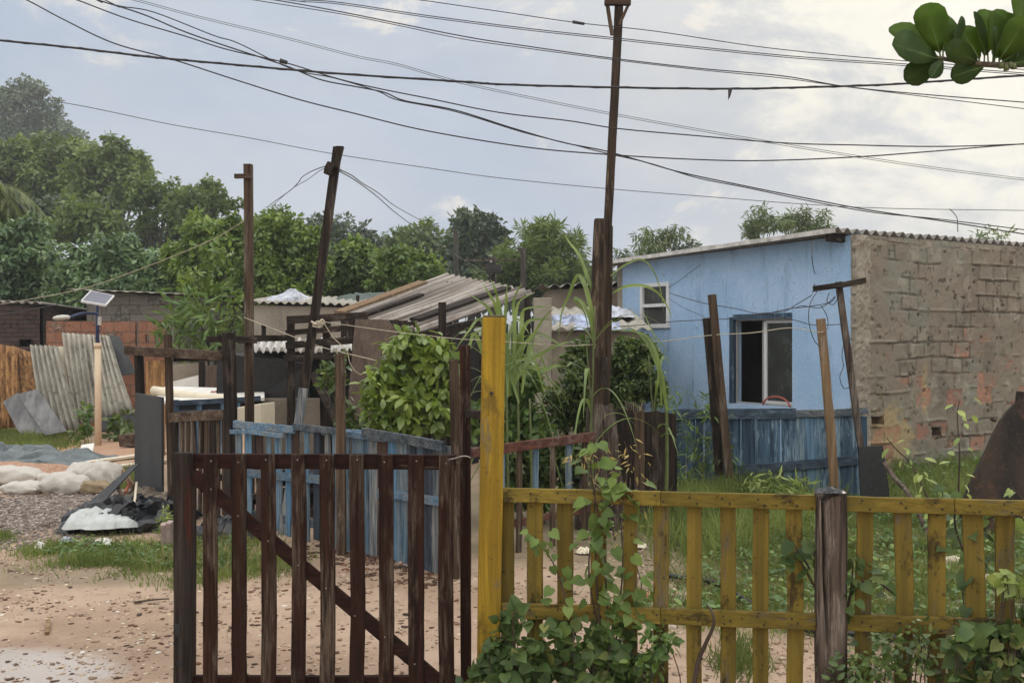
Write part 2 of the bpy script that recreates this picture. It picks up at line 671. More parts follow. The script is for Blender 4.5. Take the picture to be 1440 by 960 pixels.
def leafmat(name, c1, c2, c3, clump=2.0, trans=.28, rough=.5, spec=.35):
    s = M(name)
    r = s.n('NewGeometry').outputs['Random Per Island']
    col = s.mix(s.rng(r, 0, .7, smooth=False), c1, c2)
    col = s.mix(s.rng(r, .8, 1, 0, .8, smooth=False), col, c3)
    k = s.noise(clump, 2, .5)
    h = s.n('HueSaturation', Color=col, Value=s.rng(k, .32, .68, .9, 1.75), Hue=s.rng(k, .3, .7, .506, .487), Saturation=1.0)
    col = h.outputs[0]
    p = s.n('BsdfPrincipled', **{'Base Color': col, 'Roughness': rough * .8, 'Specular IOR Level': spec * 1.4})
    t = s.n('BsdfTranslucent', Color=s.mix(.35, col, (.25, .3, .03)))
    mx = s.n('MixShader', Fac=min(.6, trans + .08))
    s.t.links.new(p.outputs[0], mx.inputs[1])
    s.t.links.new(t.outputs[0], mx.inputs[2])
    s.t.links.new(mx.outputs[0], s.out.inputs[0])
    return s.m


def sheetmat(name, c1, c2, spot, amt=.5, rough=.85, metal=0.0, scale=1.0, streak=(6, 6, .6), var=.12):
    s = M(name)
    a = s.noise(1.0 * scale, 6, .65, stretch=streak)
    col = s.mix(s.rng(a, .35, .65), c1, c2)
    b = s.noise(9 * scale, 6, .75)
    col = s.mix(s.math('MULTIPLY', s.rng(b, .52, .68), amt), col, spot)
    c = s.noise(45 * scale, 3, .7)
    col = s.mix(s.math('MULTIPLY', s.rng(c, .6, .68), amt * .7), col, tuple(min(1, x * 1.25 + .03) for x in c2))
    col = s.var(col, var)
    return s.done(col, rough, s.bump(b, .3, .006), metal)


def plain(name, c, rough=.6, metal=0.0, n=.25, spec=.4, scale=20):
    s = M(name)
    a = s.noise(scale, 5, .65)
    col = s.mix(s.rng(a, .3, .7), tuple(x * (1 - n) for x in c), tuple(min(1, x * (1 + n)) for x in c))
    return s.done(col, rough, s.bump(a, .15, .004), metal, spec)


m_gate = wood('gate_red_brown', (.037, .0155, .0105), (.012, .006, .0045), (.095, .07, .052), .4, var=.15)
m_gate_h = wood('gate_red_brown_rail', (.030, .0115, .008), (.011, .005, .004), (.09, .06, .05), .05, 'X', var=.12)
m_gate_post = wood('gate_grey_stile', (.05, .040, .032), (.014, .010, .009), (.06, .02, .014), .2, var=.05)
m_dark = wood('dark_weathered_wood', (.04, .029, .022), (.012, .009, .008), (.12, .09, .07), .22)
m_dark_x = wood('dark_weathered_rail', (.04, .029, .022), (.012, .009, .008), (.12, .09, .07), .22, 'X')
m_brown = wood('brown_wood', (.105, .07, .046), (.034, .022, .016), (.19, .15, .115), .32)
m_polewood = wood('old_pole_wood', (.075, .052, .037), (.02, .014, .011), (.17, .125, .09), .25, var=.1)
m_brown_x = wood('brown_wood_rail', (.105, .07, .048), (.036, .024, .018), (.19, .15, .115), .35, 'X')
m_grey = wood('grey_post_wood', (.11, .083, .066), (.026, .019, .016), (.19, .155, .13), .35)
m_tan = wood('fresh_tan_wood', (.30, .2, .115), (.15, .095, .055), (.33, .26, .19), .2)
m_redbrown_x = wood('red_brown_rail', (.14, .058, .04), (.06, .028, .022), (.2, .14, .12), .3, 'X')
YEL = dict(var=.17, grime=.9, dirt=(.035, .026, .011))
m_yel = wood('yellow_paint', (.195, .139, .027), (.12, .088, .02), (.15, .125, .085), .24, **YEL)
m_yel_x = wood('yellow_paint_rail', (.21, .153, .03), (.13, .096, .021), (.14, .115, .075), .22, 'X', **YEL)
m_yel_post = wood('yellow_paint_post', (.37, .24, .026), (.2, .125, .017), (.2, .17, .12), .12, var=.02, grime=.55, dirt=(.055, .04, .02))
m_blue = [wood('blue_paint_bright', (.13, .255, .385), (.05, .105, .17), (.24, .28, .30), .45),
          wood('blue_paint_faded', (.15, .225, .29), (.05, .08, .11), (.25, .27, .275), .55),
          wood('blue_paint_grey', (.13, .16, .185), (.04, .05, .058), (.24, .24, .235), .7),
          wood('blue_paint_dark', (.045, .058, .078), (.022, .026, .034), (.12, .15, .19), .3),
          wood('bare_brown_picket', (.085, .05, .04), (.04, .026, .022), (.15, .12, .1), .2)]
m_blue_x = wood('blue_paint_rail', (.14, .225, .315), (.065, .11, .16), (.23, .25, .26), .5, 'X')
m_bluegrey_x = wood('blue_grey_rail', (.10, .125, .15), (.04, .05, .06), (.2, .21, .215), .5, 'X')
m_navy = [wood('dull_blue_plank', (.06, .10, .15), (.024, .038, .058), (.2, .3, .4), .32),
          wood('worn_blue_plank', (.095, .165, .245), (.03, .052, .08), (.25, .36, .46), .42),
          wood('light_blue_plank', (.16, .275, .40), (.07, .125, .19), (.32, .42, .5), .4)]
m_navy_x = wood('dull_blue_rail', (.06, .085, .12), (.03, .04, .055), (.15, .2, .27), .3, 'X')
m_house = plaster('sky_blue_plaster', (.29, .445, .645), (.37, .51, .71), (.13, .20, .30), .8, streak=.55, bumpy=.4)
m_corner = plaster('raw_mortar', (.215, .185, .145), (.29, .26, .21), (.10, .085, .065), .7, bumpy=1.0, scale=2)
m_grey_pl = plaster('grey_render', (.23, .205, .17), (.30, .27, .225), (.10, .085, .07), .6)
m_grey_dk = plaster('stained_render', (.135, .11, .085), (.22, .185, .145), (.06, .05, .04), .6)
m_black = plain('dull_black', (.012, .012, .013), .7, n=.4)
m_slate = sheetmat('slate_board', (.038, .04, .043), (.055, .057, .06), (.03, .03, .03), .4, .6)
m_panel = wood('brown_panel', (.115, .083, .064), (.075, .054, .043), (.16, .125, .1), .25, var=.05)
m_fibro = sheetmat('fibre_cement', (.235, .218, .182), (.36, .34, .29), (.075, .068, .055), .85)
m_fibro_w = sheetmat('pale_fibre_cement', (.36, .345, .325), (.52, .505, .48), (.17, .155, .14), .7, .7)
m_fibro_d = sheetmat('dark_fibre_cement', (.15, .14, .125), (.24, .225, .205), (.06, .055, .05), .6)
m_rust = sheetmat('rusty_iron', (.10, .048, .02), (.34, .185, .075), (.05, .025, .015), .6, .9, streak=(16, 16, .5))
m_rust_dk = sheetmat('burnt_rust', (.010, .007, .005), (.030, .020, .014), (.075, .036, .018), .7, .9, scale=.7)
m_galv = sheetmat('grey_sheet_metal', (.10, .102, .108), (.2, .2, .205), (.06, .058, .055), .5, .6, .1)
m_white = plain('dirty_white', (.62, .6, .56), .7, n=.1, scale=6)
m_cream = plain('cream_sheet', (.62, .55, .42), .6, n=.08, scale=5)
m_pvc = plain('cream_pvc', (.60, .47, .33), .4, n=.06)
m_blue_metal = plain('dark_blue_enamel', (.02, .035, .10), .35, n=.15)
m_lampgrey = plain('lamp_grey', (.45, .44, .4), .4, n=.08)
m_solar = plain('solar_cells', (.10, .10, .135), .3, n=.1, spec=.3)
m_alu = plain('white_aluminium', (.62, .63, .64), .35, n=.05)
m_frame_dk = plain('grey_aluminium', (.3, .3, .31), .4, n=.08)
m_iron = plain('dark_iron', (.03, .027, .025), .55, n=.3, metal=.4)
m_cable = plain('black_cable', (.022, .021, .024), .6, n=.2)
m_cable_g = plain('grey_cable', (.07, .068, .07), .6, n=.2)
m_rope = plain('cream_rope', (.42, .37, .28), .9, n=.2)
m_nail = plain('nail_steel', (.3, .27, .25), .4, metal=.8)
m_sack = plain('woven_white', (.46, .43, .39), .85, n=.1, scale=60)
m_sack_b = plain('woven_tan', (.24, .18, .11), .85, n=.2, scale=9)
m_tarp = plain('grey_green_tarp', (.095, .115, .12), .38, n=.3, scale=5)
m_tarp_b = plain('dark_green_tarp', (.025, .045, .035), .45, n=.3, scale=6)
m_bin = plain('black_plastic', (.012, .013, .016), .28, n=.3)
m_sheet_w = plain('pale_grey_plastic', (.40, .42, .41), .4, n=.15, scale=7)
m_tarp_l = plain('silver_tarp', (.34, .36, .41), .5, n=.4, scale=5)
m_tarp_bl = plain('blue_white_tarp', (.27, .31, .42), .5, n=.55, scale=6)
m_orange = plain('orange_earth_sheet', (.33, .20, .135), .85, n=.25)
m_block = plain('pink_concrete', (.33, .25, .23), .85, n=.15)
m_brickred = plain('brick_red', (.36, .12, .07), .9, n=.2)
m_stone = plain('pale_stone', (.44, .38, .30), .9, n=.2, scale=8)
m_hose = plain('black_hose', (.02, .02, .022), .5, n=.2)
m_bark = wood('bark', (.12, .095, .07), (.05, .04, .03), (.2, .18, .15), .2)
m_bark_dk = wood('dark_bark', (.05, .042, .034), (.02, .018, .015), (.1, .09, .08), .2)
m_stem = plain('green_stem', (.09, .11, .035), .6, n=.2)
m_stem_b = plain('brown_stem', (.05, .033, .024), .7, n=.25)


def glassmat():
    s = M('dark_glass')
    a = s.noise(3, 5, .6)
    col = s.mix(s.rng(a, .4, .7), (.03, .033, .03), (.05, .055, .05))
    return s.done(col, s.rng(a, .3, .7, .12, .3), spec=.55)


m_glass = glassmat()

L_hill = leafmat('leaves_hill', (.075, .10, .065), (.10, .125, .08), (.13, .15, .10), .3, .2)
L_feather = leafmat('leaves_feathery', (.075, .115, .026), (.105, .155, .036), (.19, .23, .07), .5, .3)
L_dark = leafmat('leaves_dark', (.022, .042, .019), (.036, .06, .026), (.06, .09, .036), .6, .15)
L_mid = leafmat('leaves_mid', (.065, .105, .026), (.095, .145, .036), (.14, .19, .06), .7, .3)
L_broad = leafmat('leaves_blue_green', (.06, .11, .05), (.095, .16, .07), (.2, .26, .13), 1.0, .22, .42)
L_vine = leafmat('leaves_bright', (.07, .125, .022), (.105, .17, .032), (.18, .24, .055), 1.2, .3, .4)
L_bush = leafmat('leaves_glossy', (.125, .19, .03), (.17, .24, .045), (.23, .29, .07), 4.0, .32, .38, .5)
L_wispy = leafmat('leaves_wispy', (.055, .09, .025), (.09, .125, .04), (.15, .16, .07), .8, .3)
L_cane = leafmat('cane_leaves', (.10, .16, .045), (.16, .22, .07), (.28, .32, .14), 3.0, .35, .45)
L_small = leafmat('small_leaves', (.035, .065, .018), (.06, .10, .025), (.17, .19, .07), 6.0, .22, .4)
L_under = leafmat('undergrowth_leaves', (.05, .10, .025), (.085, .15, .035), (.16, .22, .06), 5.0, .28, .45)
L_heart = leafmat('heart_leaves', (.06, .10, .024), (.09, .145, .036), (.15, .2, .06), 8.0, .28, .6, .2)
L_ground = leafmat('cover_leaves', (.036, .065, .02), (.06, .10, .03), (.17, .17, .05), 7.0, .24, .6, .2)
L_pale = leafmat('pale_leaves', (.17, .24, .06), (.24, .3, .09), (.35, .38, .14), 6.0, .35, .45)
L_dry = leafmat('dry_leaves', (.24, .18, .045), (.28, .22, .07), (.16, .17, .05), 6.0, .25, .6)
L_almond = leafmat('almond_leaves', (.05, .09, .012), (.08, .14, .016), (.11, .18, .02), 6.0, .6, .4, .3)
L_grass = leafmat('grass_blades', (.085, .125, .032), (.135, .175, .05), (.23, .23, .10), 1.5, .35, .6, .15)
L_straw = leafmat('dry_grass', (.16, .15, .06), (.24, .2, .09), (.3, .26, .14), 1.5, .3, .6)
L_palm = leafmat('palm_leaves', (.06, .095, .025), (.11, .14, .045), (.24, .23, .1), 1.5, .3, .4)


def groundmat():
    s = M('damp_earth')

    def zone(px, py, rx, ry, a=1.25, b=.75, amp=1.0, sc=1.1):
        c = gd(px, py)
        v = s.n('VectorMath', operation='SUBTRACT')
        s.set(v.inputs[0], s.pos)
        v.inputs[1].default_value = c
        v = s.scl((1 / rx, 1 / ry, 0), v.outputs[0])
        ln = s.n('VectorMath', operation='LENGTH')
        s.set(ln.inputs[0], v)
        q = s.math('ADD', ln.outputs['Value'], s.math('MULTIPLY', s.math('SUBTRACT', s.noise(sc, 6, .65), .5), amp * 2))
        return s.rng(q, a, b)
    n1 = s.noise(.9, 8, .62)
    n2 = s.noise(7, 6, .7)
    n3 = s.noise(55, 4, .7)
    col = s.mix(s.rng(n1, .38, .62), (.305, .21, .145), (.40, .29, .21))
    col = s.mix(s.rng(n2, .5, .68, 0, .5), col, (.23, .16, .105))
    n0 = s.noise(.55, 5, .6, stretch=(1, 1.8, 1))
    col = s.mix(s.rng(n0, .5, .62, 0, .55), col, (.225, .155, .10))
    vo = s.n('TexVoronoi', Vector=s.pos, Scale=34.0, Randomness=1.0)
    peb = s.rng(vo.outputs['Distance'], .32, .12)
    pick = s.rng(s.noise(9, 3), .52, .6)
    pm = s.math('MULTIPLY', peb, pick)
    col = s.mix(s.math('MULTIPLY', pm, .55), col, s.mix(s.rng(vo.outputs['Color'], .3, .7), (.17, .12, .09), (.5, .43, .36)))
    orange = zone(150, 632, 4.5, 1.6)
    col = s.mix(s.math('MULTIPLY', orange, .45), col, (.38, .19, .10))
    grav = zone(90, 715, 2.0, 1.0, amp=.6)
    col = s.mix(s.math('MULTIPLY', grav, .85), col, s.mix(s.rng(n3, .4, .62), (.085, .065, .055), (.24, .19, .16)))
    far = s.rng(s.n('SeparateXYZ', Vector=s.pos).outputs['Y'], 18, 24)
    col = s.mix(far, col, (.07, .09, .035))
    yard = zone(1240, 705, 4.6, 4.2, amp=.35)
    col = s.mix(s.math('MULTIPLY', yard, .8), col, (.10, .095, .045))
    verge = zone(230, 790, 1.25, .75, amp=.4)
    col = s.mix(s.math('MULTIPLY', verge, .6), col, (.12, .10, .055))
    wet = zone(-10, 945, .62, .42, 1.1, .7, .5, 2.2)
    damp = zone(-10, 945, .95, .62, 1.15, .6, .6, 1.8)
    col = s.mix(s.math('MULTIPLY', damp, .55), col, (.21, .145, .10))
    col = s.mix(s.math('MULTIPLY', wet, .7), col, (.44, .40, .37))
    rough = s.rng(wet, 0, 1, .88, .22, False)
    h = s.math('ADD', s.math('MULTIPLY', n2, .5), s.math('ADD', s.math('MULTIPLY', n3, .25), s.math('MULTIPLY', pm, .5)))
    st = s.rng(wet, 0, 1, .8, .05, False)
    b = s.n('Bump', Strength=st, Distance=.02, Height=h)
    return s.done(col, rough, b.outputs[0], spec=.4)


m_ground = groundmat()

# ------------------------------------------------------------------ camera, sky, sun
cam = bpy.data.objects.new('camera', bpy.data.cameras.new('camera'))
COL.objects.link(cam)
cam.location = (0, 0, EYE)
cam.rotation_euler = (math.radians(90), 0, 0)
cam.data.lens = 36
cam.data.sensor_width = 36
cam.data.clip_end = 3000
SC.camera = cam

SUN = Vector((.50, 1.0, .30)).normalized()
sun = bpy.data.objects.new('sun', bpy.data.lights.new('sun', 'SUN'))
COL.objects.link(sun)
sun.data.energy = .9
sun.data.angle = math.radians(25)
sun.data.color = (1, .9, .76)
sun.rotation_euler = SUN.to_track_quat('Z', 'Y').to_euler()


def sky():
    w = bpy.data.worlds.new('World')
    SC.world = w
    w.use_nodes = True
    s = M.__new__(M)
    s.t = w.node_tree
    s.t.nodes.clear()
    out = s.t.nodes.new('ShaderNodeOutputWorld')
    d = s.n('TexCoord').outputs['Generated']
    s.pos = d
    nis = s.n('TexSky')
    nis.sky_type = 'NISHITA'
    nis.sun_disc = False
    nis.sun_elevation = math.asin(SUN.z)
    nis.sun_rotation = math.atan2(SUN.x, SUN.y)
    nis.air_density = 1
    nis.dust_density = 3
    sep = s.n('SeparateXYZ', Vector=d)
    z = sep.outputs['Z']
    g = s.n('VectorMath', operation='DOT_PRODUCT')
    s.set(g.inputs[0], d)
    g.inputs[1].default_value = SUN
    g = g.outputs['Value']
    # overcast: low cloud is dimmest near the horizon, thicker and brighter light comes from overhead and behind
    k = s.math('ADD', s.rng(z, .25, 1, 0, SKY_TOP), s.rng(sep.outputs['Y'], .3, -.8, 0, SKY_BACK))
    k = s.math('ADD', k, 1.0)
    n1 = s.noise(2.6, 8, .6, stretch=(1, 1, 2.2), dist=.3)
    n2 = s.noise(7.0, 7, .62, stretch=(1, 1, 2.0), dist=.4)
    base = s.mix(s.rng(n1, .34, .66), (4.25, 4.95, 6.15), (5.3, 5.8, 6.6))
    warm = s.rng(s.math('ADD', g, s.math('MULTIPLY', s.math('SUBTRACT', n1, .5), .20)), .87, .995)
    hot = s.rng(s.math('ADD', g, s.math('MULTIPLY', s.math('SUBTRACT', n2, .5), .13)), .972, 1.0)
    base = s.mix(s.math('MULTIPLY', warm, .75), base, (7.0, 6.85, 6.55))
    base = s.mix(s.math('MULTIPLY', hot, .9), base, (10.5, 9.9, 8.4))
    base = s.mix(s.rng(z, .32, .85), base, (6.9, 6.75, 6.5))
    base = s.mix(s.rng(sep.outputs['Y'], .35, -.2), base, (6.9, 6.75, 6.5))
    blot = s.noise(4.5, 8, .62, stretch=(1, 1, 2.4), dist=.5)
    base = s.mix(s.math('MULTIPLY', s.rng(blot, .4, .62), s.rng(g, .6, .95, .25, 1)), base, s.mix(1.0, base, (.925, .93, .935), 'MULTIPLY'))
    wisp = s.math('MULTIPLY', s.rng(n2, .59, .70), s.rng(g, .45, .95, .45, 1))
    base = s.mix(s.math('MULTIPLY', wisp, .8), base, (8.6, 8.0, 7.0))
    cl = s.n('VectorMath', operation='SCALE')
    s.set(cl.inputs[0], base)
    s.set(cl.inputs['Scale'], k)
    lim = s.n('VectorMath', operation='MINIMUM')
    s.set(lim.inputs[0], nis.outputs[0])
    lim.inputs[1].default_value = (6, 6.3, 7)
    col = s.mix(.93, lim.outputs[0], cl.outputs[0])
    bg = s.n('Background', Color=col, Strength=.1)
    s.t.links.new(bg.outputs[0], out.inputs[0])


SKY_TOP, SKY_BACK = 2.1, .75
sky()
SC.view_settings.view_transform = 'Standard'
SC.view_settings.look = 'None'
SC.view_settings.exposure = .15
SC.view_settings.gamma = 1
SC.cycles.use_denoising = True
SC.cycles.max_bounces = 6
SC.cycles.volume_bounces = 0
SC.cycles.transparent_max_bounces = 8
# ------------------------------------------------------------------ setting
def spaced(lo, hi, fine0, fine1, st, grow=1.35):
    a = [fine0 + i * st for i in range(int((fine1 - fine0) / st) + 1)]
    g, v = st, fine1
    while v < hi:
        g *= grow
        v += g
        a.append(v)
    g, v = st, fine0
    while v > lo:
        g *= grow
        v -= g
        a.insert(0, v)
    return a


def build_ground():
    xs, ys = spaced(-400, 400, -7, 6, .13, 1.3), spaced(-20, 900, 3.6, 13, .13, 1.3)
    m = MB()
    for y in ys:
        for x in xs:
            m.v.append(Vector((x, y, gz(x, y))))
    n = len(xs)
    for j in range(len(ys) - 1):
        for i in range(n - 1):
            p = j * n + i
            m.f.append((p, p + 1, p + n + 1, p + n))
    tag(m.build('ground', m_ground, base=(0, 0, 0), smooth=True), kind='structure')


build_ground()

m_hill = plain('hill_scrub', (.05, .075, .03), .95, n=.4, scale=.6)


def build_hill():
    def fn(u, v):
        x, y = -150 + 140 * u, 75 + 130 * v
        h = 13 * math.exp(-((x + 75) / 40) ** 2 - ((y - 135) / 38) ** 2)
        h += 1.5 * mnoise.noise(Vector((x * .08, y * .08, 2))) * min(1, h / 4)
        return (x, y, gz(x, y) - .5 + h)
    tag(MB().grid(fn, 40, 40).build('hill', m_hill, base=(-80, 140, 0), smooth=True), kind='structure')


build_hill()


def hz(px, Y):
    x = (px - 720) / F * Y
    return 13 * math.exp(-((x + 75) / 40) ** 2 - ((Y - 135) / 38) ** 2)


# ------------------------------------------------------------------ blue house
HC = W(1203, 480, 12.0)                        # near corner of the house
HC.z = 0
a_ = math.radians(30)
d_br = Vector((math.cos(a_), math.sin(a_), 0))     # along the raw brick wall, away to the right
d_bl = Vector((-math.sin(a_), math.cos(a_), 0))    # along the blue wall, away to the left and back


def on(A, d, px, py):
    """(t, z) of the point of the wall through A along d that shows at (px, py)"""
    k = (px - 720) / F
    t = (k * A.y - A.x) / (d.x - k * d.y)
    Y = A.y + t * d.y
    return t, EYE - (py - 480) / F * Y


Lbl = on(HC, d_bl, 868, 480)[0]
zt0 = on(HC, d_bl, 1200, 330)[1]
zt1 = on(HC, d_bl, 868, 372)[1]
house = thing('house', 'small sky-blue rendered house with raw brick end wall and wavy grey roof', 'house', HC)


def rect(A, d, x0, y0, x1, y1):
    p, q = on(A, d, x0, y0), on(A, d, x1, y1)
    return (min(p[0], q[0]), max(p[0], q[0]), min(p[1], q[1]), max(p[1], q[1]))


ra, rb = rect(HC, d_bl, 904, 402, 941, 458), rect(HC, d_bl, 1030, 449, 1114, 573)
TH = .16
A2 = HC + d_bl * Lbl


def rev(r):
    return (Lbl - r[1], Lbl - r[0], r[2], r[3])


w_ = wall_mesh(A2, -d_bl, Lbl, lambda t: zt1 + (zt0 - zt1) * t / Lbl, TH, [rev(ra), rev(rb)])
w_.build('rendered_wall', m_house, house)
LBR = 5.6
holes = [rect(HC, d_br, 1225, 586, 1241, 596), rect(HC, d_br, 1310, 601, 1322, 612)]
m_brick = bricks('smeared_brick', d_br, (.33, .15, .095), (.40, .20, .13), (.25, .215, .17), (.225, .202, .162), 1.05,
                 bw=.29, bh=.2, low=(.4, 2.0),
                 yellow=(HC + d_br * .55 + Vector((0, 0, .5)), .75, (.36, .27, .14)))
Ab = HC + d_br * .20
hb = [(h[0] - .20, h[1] - .20, h[2], h[3]) for h in holes]


def lattice(seed):
    g = np.random.default_rng(seed).random((256, 256))

    def f(x, y):
        xi, yi = np.floor(x).astype(int), np.floor(y).astype(int)
        u, v = x - xi, y - yi
        u, v = u * u * (3 - 2 * u), v * v * (3 - 2 * v)
        a, b = g[yi % 256, xi % 256], g[yi % 256, (xi + 1) % 256]
        c, e = g[(yi + 1) % 256, xi % 256], g[(yi + 1) % 256, (xi + 1) % 256]
        return a * (1 - u) * (1 - v) + b * u * (1 - v) + c * (1 - u) * v + e * u * v - .5
    return f


def fbm(seed, x, y, octs=4, gain=.55):
    t, a, k = 0, 1.0, 0
    for i in range(octs):
        t = t + a * lattice(seed + i)(x * 2 ** i + 7.3 * i, y * 2 ** i + 3.1 * i)
        k += a
        a *= gain
    return t / k * 2


def sst(x, a, b):
    t = np.clip((x - a) / (b - a), 0, 1)
    return t * t * (3 - 2 * t)


def rough_wall():
    """brickwork with squeezed-out mortar, open joints and wiped render, modelled in relief"""
    nt, nz = 400, 205
    t, z = np.meshgrid(np.linspace(0, LBR, nt), np.linspace(-.1, zt0, nz))
    tw = t + .02 * fbm(1, t * 3, z * 3)
    zw = z + .05 * fbm(9, t * .8, z * .8) + .012 * fbm(19, t * 6, z * 6)
    bw, bh = .29, .198
    row = np.floor(zw / bh)
    shift = (row % 2) * bw / 2 + .03 * np.sin(row * 12.9)
    col = np.floor((tw + shift) / bw)
    fu = (tw + shift) / bw - col
    fz = zw / bh - row
    du, dz = np.minimum(fu, 1 - fu) * bw, np.minimum(fz, 1 - fz) * bh
    rnd = np.modf(np.abs(np.sin(row * 127.1 + col * 311.7) * 43758.5))[0]
    jl = .006 + .007 * (fbm(25, t * 7, z * 7) + .5)
    J = np.maximum(1 - sst(dz, jl * .5, jl * 1.5), 1 - sst(du, jl * .4, jl * 1.2))
    V = sst(fbm(31, t * 1.3, z * 2.2, 5), -.02, .16)
    J = J * V
    lip = np.exp(-((fz * bh - .018) / .010) ** 2) * sst(fbm(41, t * 3.2, row * 5.1, 3), .06, .3)
    n1, n2, n3 = fbm(51, t * 2.2, z * 2.2, 6), fbm(61, t * 9, z * 9, 5, .65), fbm(71, t * 24, z * 24, 4, .7)
    low = 1 - sst(z, .2, 1.9)
    ex = sst(rnd + low * .24 - .30 * sst(z, 1.3, 2.2) + .35 * n1 + .30 * n2, .93, 1.05)
    ex = ex * (1 - J)
    pit = sst(fbm(81, t * 14, z * 14, 3), .42, .55)
    d = .010 * n2 + .006 * n3 + .012 * n1 - .022 * J + .026 * lip - .007 * ex - .02 * pit

    def mixc(a, b, f):
        return a + (np.array(b) - a) * f[..., None]
    c = np.zeros(t.shape + (3,)) + np.array((.20, .178, .14))
    c = mixc(c, (.135, .118, .094), sst(n1 + .5 * n2, .02, .5) * .8)
    c = mixc(c, (.20, .20, .165), sst(fbm(91, t * 1.5, z * 1.1, 4), .05, .35) * .75)
    c = mixc(c, (.29, .27, .22), sst(fbm(101, t * 5, z * 3, 6, .65), .16, .42) * .65)
    c = mixc(c, (.09, .078, .062), sst(n3 + .7 * n2, .42, .8) * .7)
    c = mixc(c, (.22, .17, .135), (sst(rnd, .5, .55) * .3))
    yl = np.exp(-(((t - .40) / .42) ** 2 + ((z - .42) / .5) ** 2)) + .8 * np.exp(-(((t - 1.0) / .07) ** 2 + ((z - 1.0) / .4) ** 2))
    c = mixc(c, (.36, .27, .135), np.clip(sst(yl + .5 * n2 + .3 * n1, .35, .75), 0, 1) * .7)
    br = np.where((rnd * 7.3 % 1)[..., None] > .5, np.array((.325, .168, .115)), np.array((.27, .135, .098)))
    br = br * (1 + .5 * n3[..., None])
    c = c * (1 - ex[..., None] * .75) + br * ex[..., None] * .75
    c = c * (1 - .55 * J[..., None]) * (1 - .6 * pit[..., None])
    n_ = np.array((d_br.y, -d_br.x, 0))
    P = np.array(Ab)[None, None] * np.array((1, 1, 0)) + t[..., None] * np.array(d_br) + n_ * (.004 + d[..., None] + .012)
    P[..., 2] = z
    idx = np.arange(nt * nz).reshape(nz, nt)
    tc, zc = (t[:-1, :-1] + t[1:, 1:]) / 2, (z[:-1, :-1] + z[1:, 1:]) / 2
    keep = np.ones(tc.shape, bool)
    for (a, b, e, f_) in hb:
        wob = .018 * fbm(111, tc * 14, zc * 14)
        keep &= ~((tc > a - .01 + wob) & (tc < b + .01 + wob) & (zc > e - .01 + wob) & (zc < f_ + .01 + wob))
    Q = np.stack([idx[:-1, :-1], idx[:-1, 1:], idx[1:, 1:], idx[1:, :-1]], -1)[keep]
    me = bpy.data.meshes.new('rough_face')
    me.from_pydata((P.reshape(-1, 3) - np.array(HC)).tolist(), [], Q.tolist())
    at = me.color_attributes.new('tone', 'FLOAT_COLOR', 'POINT')
    at.data.foreach_set('color', np.concatenate([np.clip(c, 0, 1).reshape(-1, 3), np.ones((nt * nz, 1))], 1).astype(np.float32).ravel())
    s = M('rough_brickwork')
    ca = s.n('Attribute', attribute_name='tone').outputs['Color']
    f2 = s.noise(70, 4, .7)
    finish('rough_face', me, s.done(ca, .95, s.bump(f2, .5, .008), spec=.1), house, HC, smooth=True)


wall_mesh(Ab, d_br, LBR, zt0, TH, hb, step=.4).build('brick_wall', m_brick, house)
rough_wall()
for h in hb:                                     # black backing: shade inside the missing-brick holes put in as colour
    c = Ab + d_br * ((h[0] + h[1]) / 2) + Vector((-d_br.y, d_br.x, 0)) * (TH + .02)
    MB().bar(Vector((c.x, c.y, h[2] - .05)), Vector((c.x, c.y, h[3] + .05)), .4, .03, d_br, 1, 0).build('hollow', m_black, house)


def corner_pillar():
    nin = Vector((-d_br.y, d_br.x, 0))

    def fn(u, v):
        z = -.1 + v * (zt0 + .1)
        w = .23 * (1 + .10 * mnoise.noise(Vector((0, 0, z * 5))))
        o = .014 + abs(.04 * mnoise.noise(Vector((u * 3, 5, z * 7))) + .022 * mnoise.noise(Vector((u * 9, 2, z * 19))))
        if u < .2:
            q = HC - d_br * o + nin * (.05 * (1 - u / .2))
        else:
            q = HC + d_br * (w * (u - .2) / .8 - o * (1 if u < .3 else 0)) - nin * o
        return (q.x, q.y, z)
    MB().grid(fn, 14, 90).build('corner_pillar', m_corner, house)


corner_pillar()
bm_ = []
for i in range(41):
    t = .2 + i * (LBR / 40)
    q = HC + d_br * t
    k = mnoise.noise(Vector((t * 4, 3, 1)))
    n_ = Vector((d_br.y, -d_br.x, 0))
    bm_.append([(q.x + n_.x * o, q.y + n_.y * o, z) for o, z in ((-.05, zt0 - .12 + .05 * k), (.012 + .01 * k, zt0 - .10 + .05 * k), (.014 + .012 * k, zt0 - .03), (-.05, zt0 + .005))])
MB().ring(bm_).build('mortar_band', m_corner, house)
# rear walls close the house
P3 = HC + d_br * (LBR + .2) + d_bl * Lbl
wall_mesh(P3 - d_br * 0, -d_br, LBR + .2, zt1, .14).build('rear_wall', m_grey_pl, house)
P4 = HC + d_br * (LBR + .2)
wall_mesh(P4, d_bl, Lbl, lambda t: zt0 + (zt1 - zt0) * t / Lbl, .14).build('rear_wall', m_grey_pl, house)


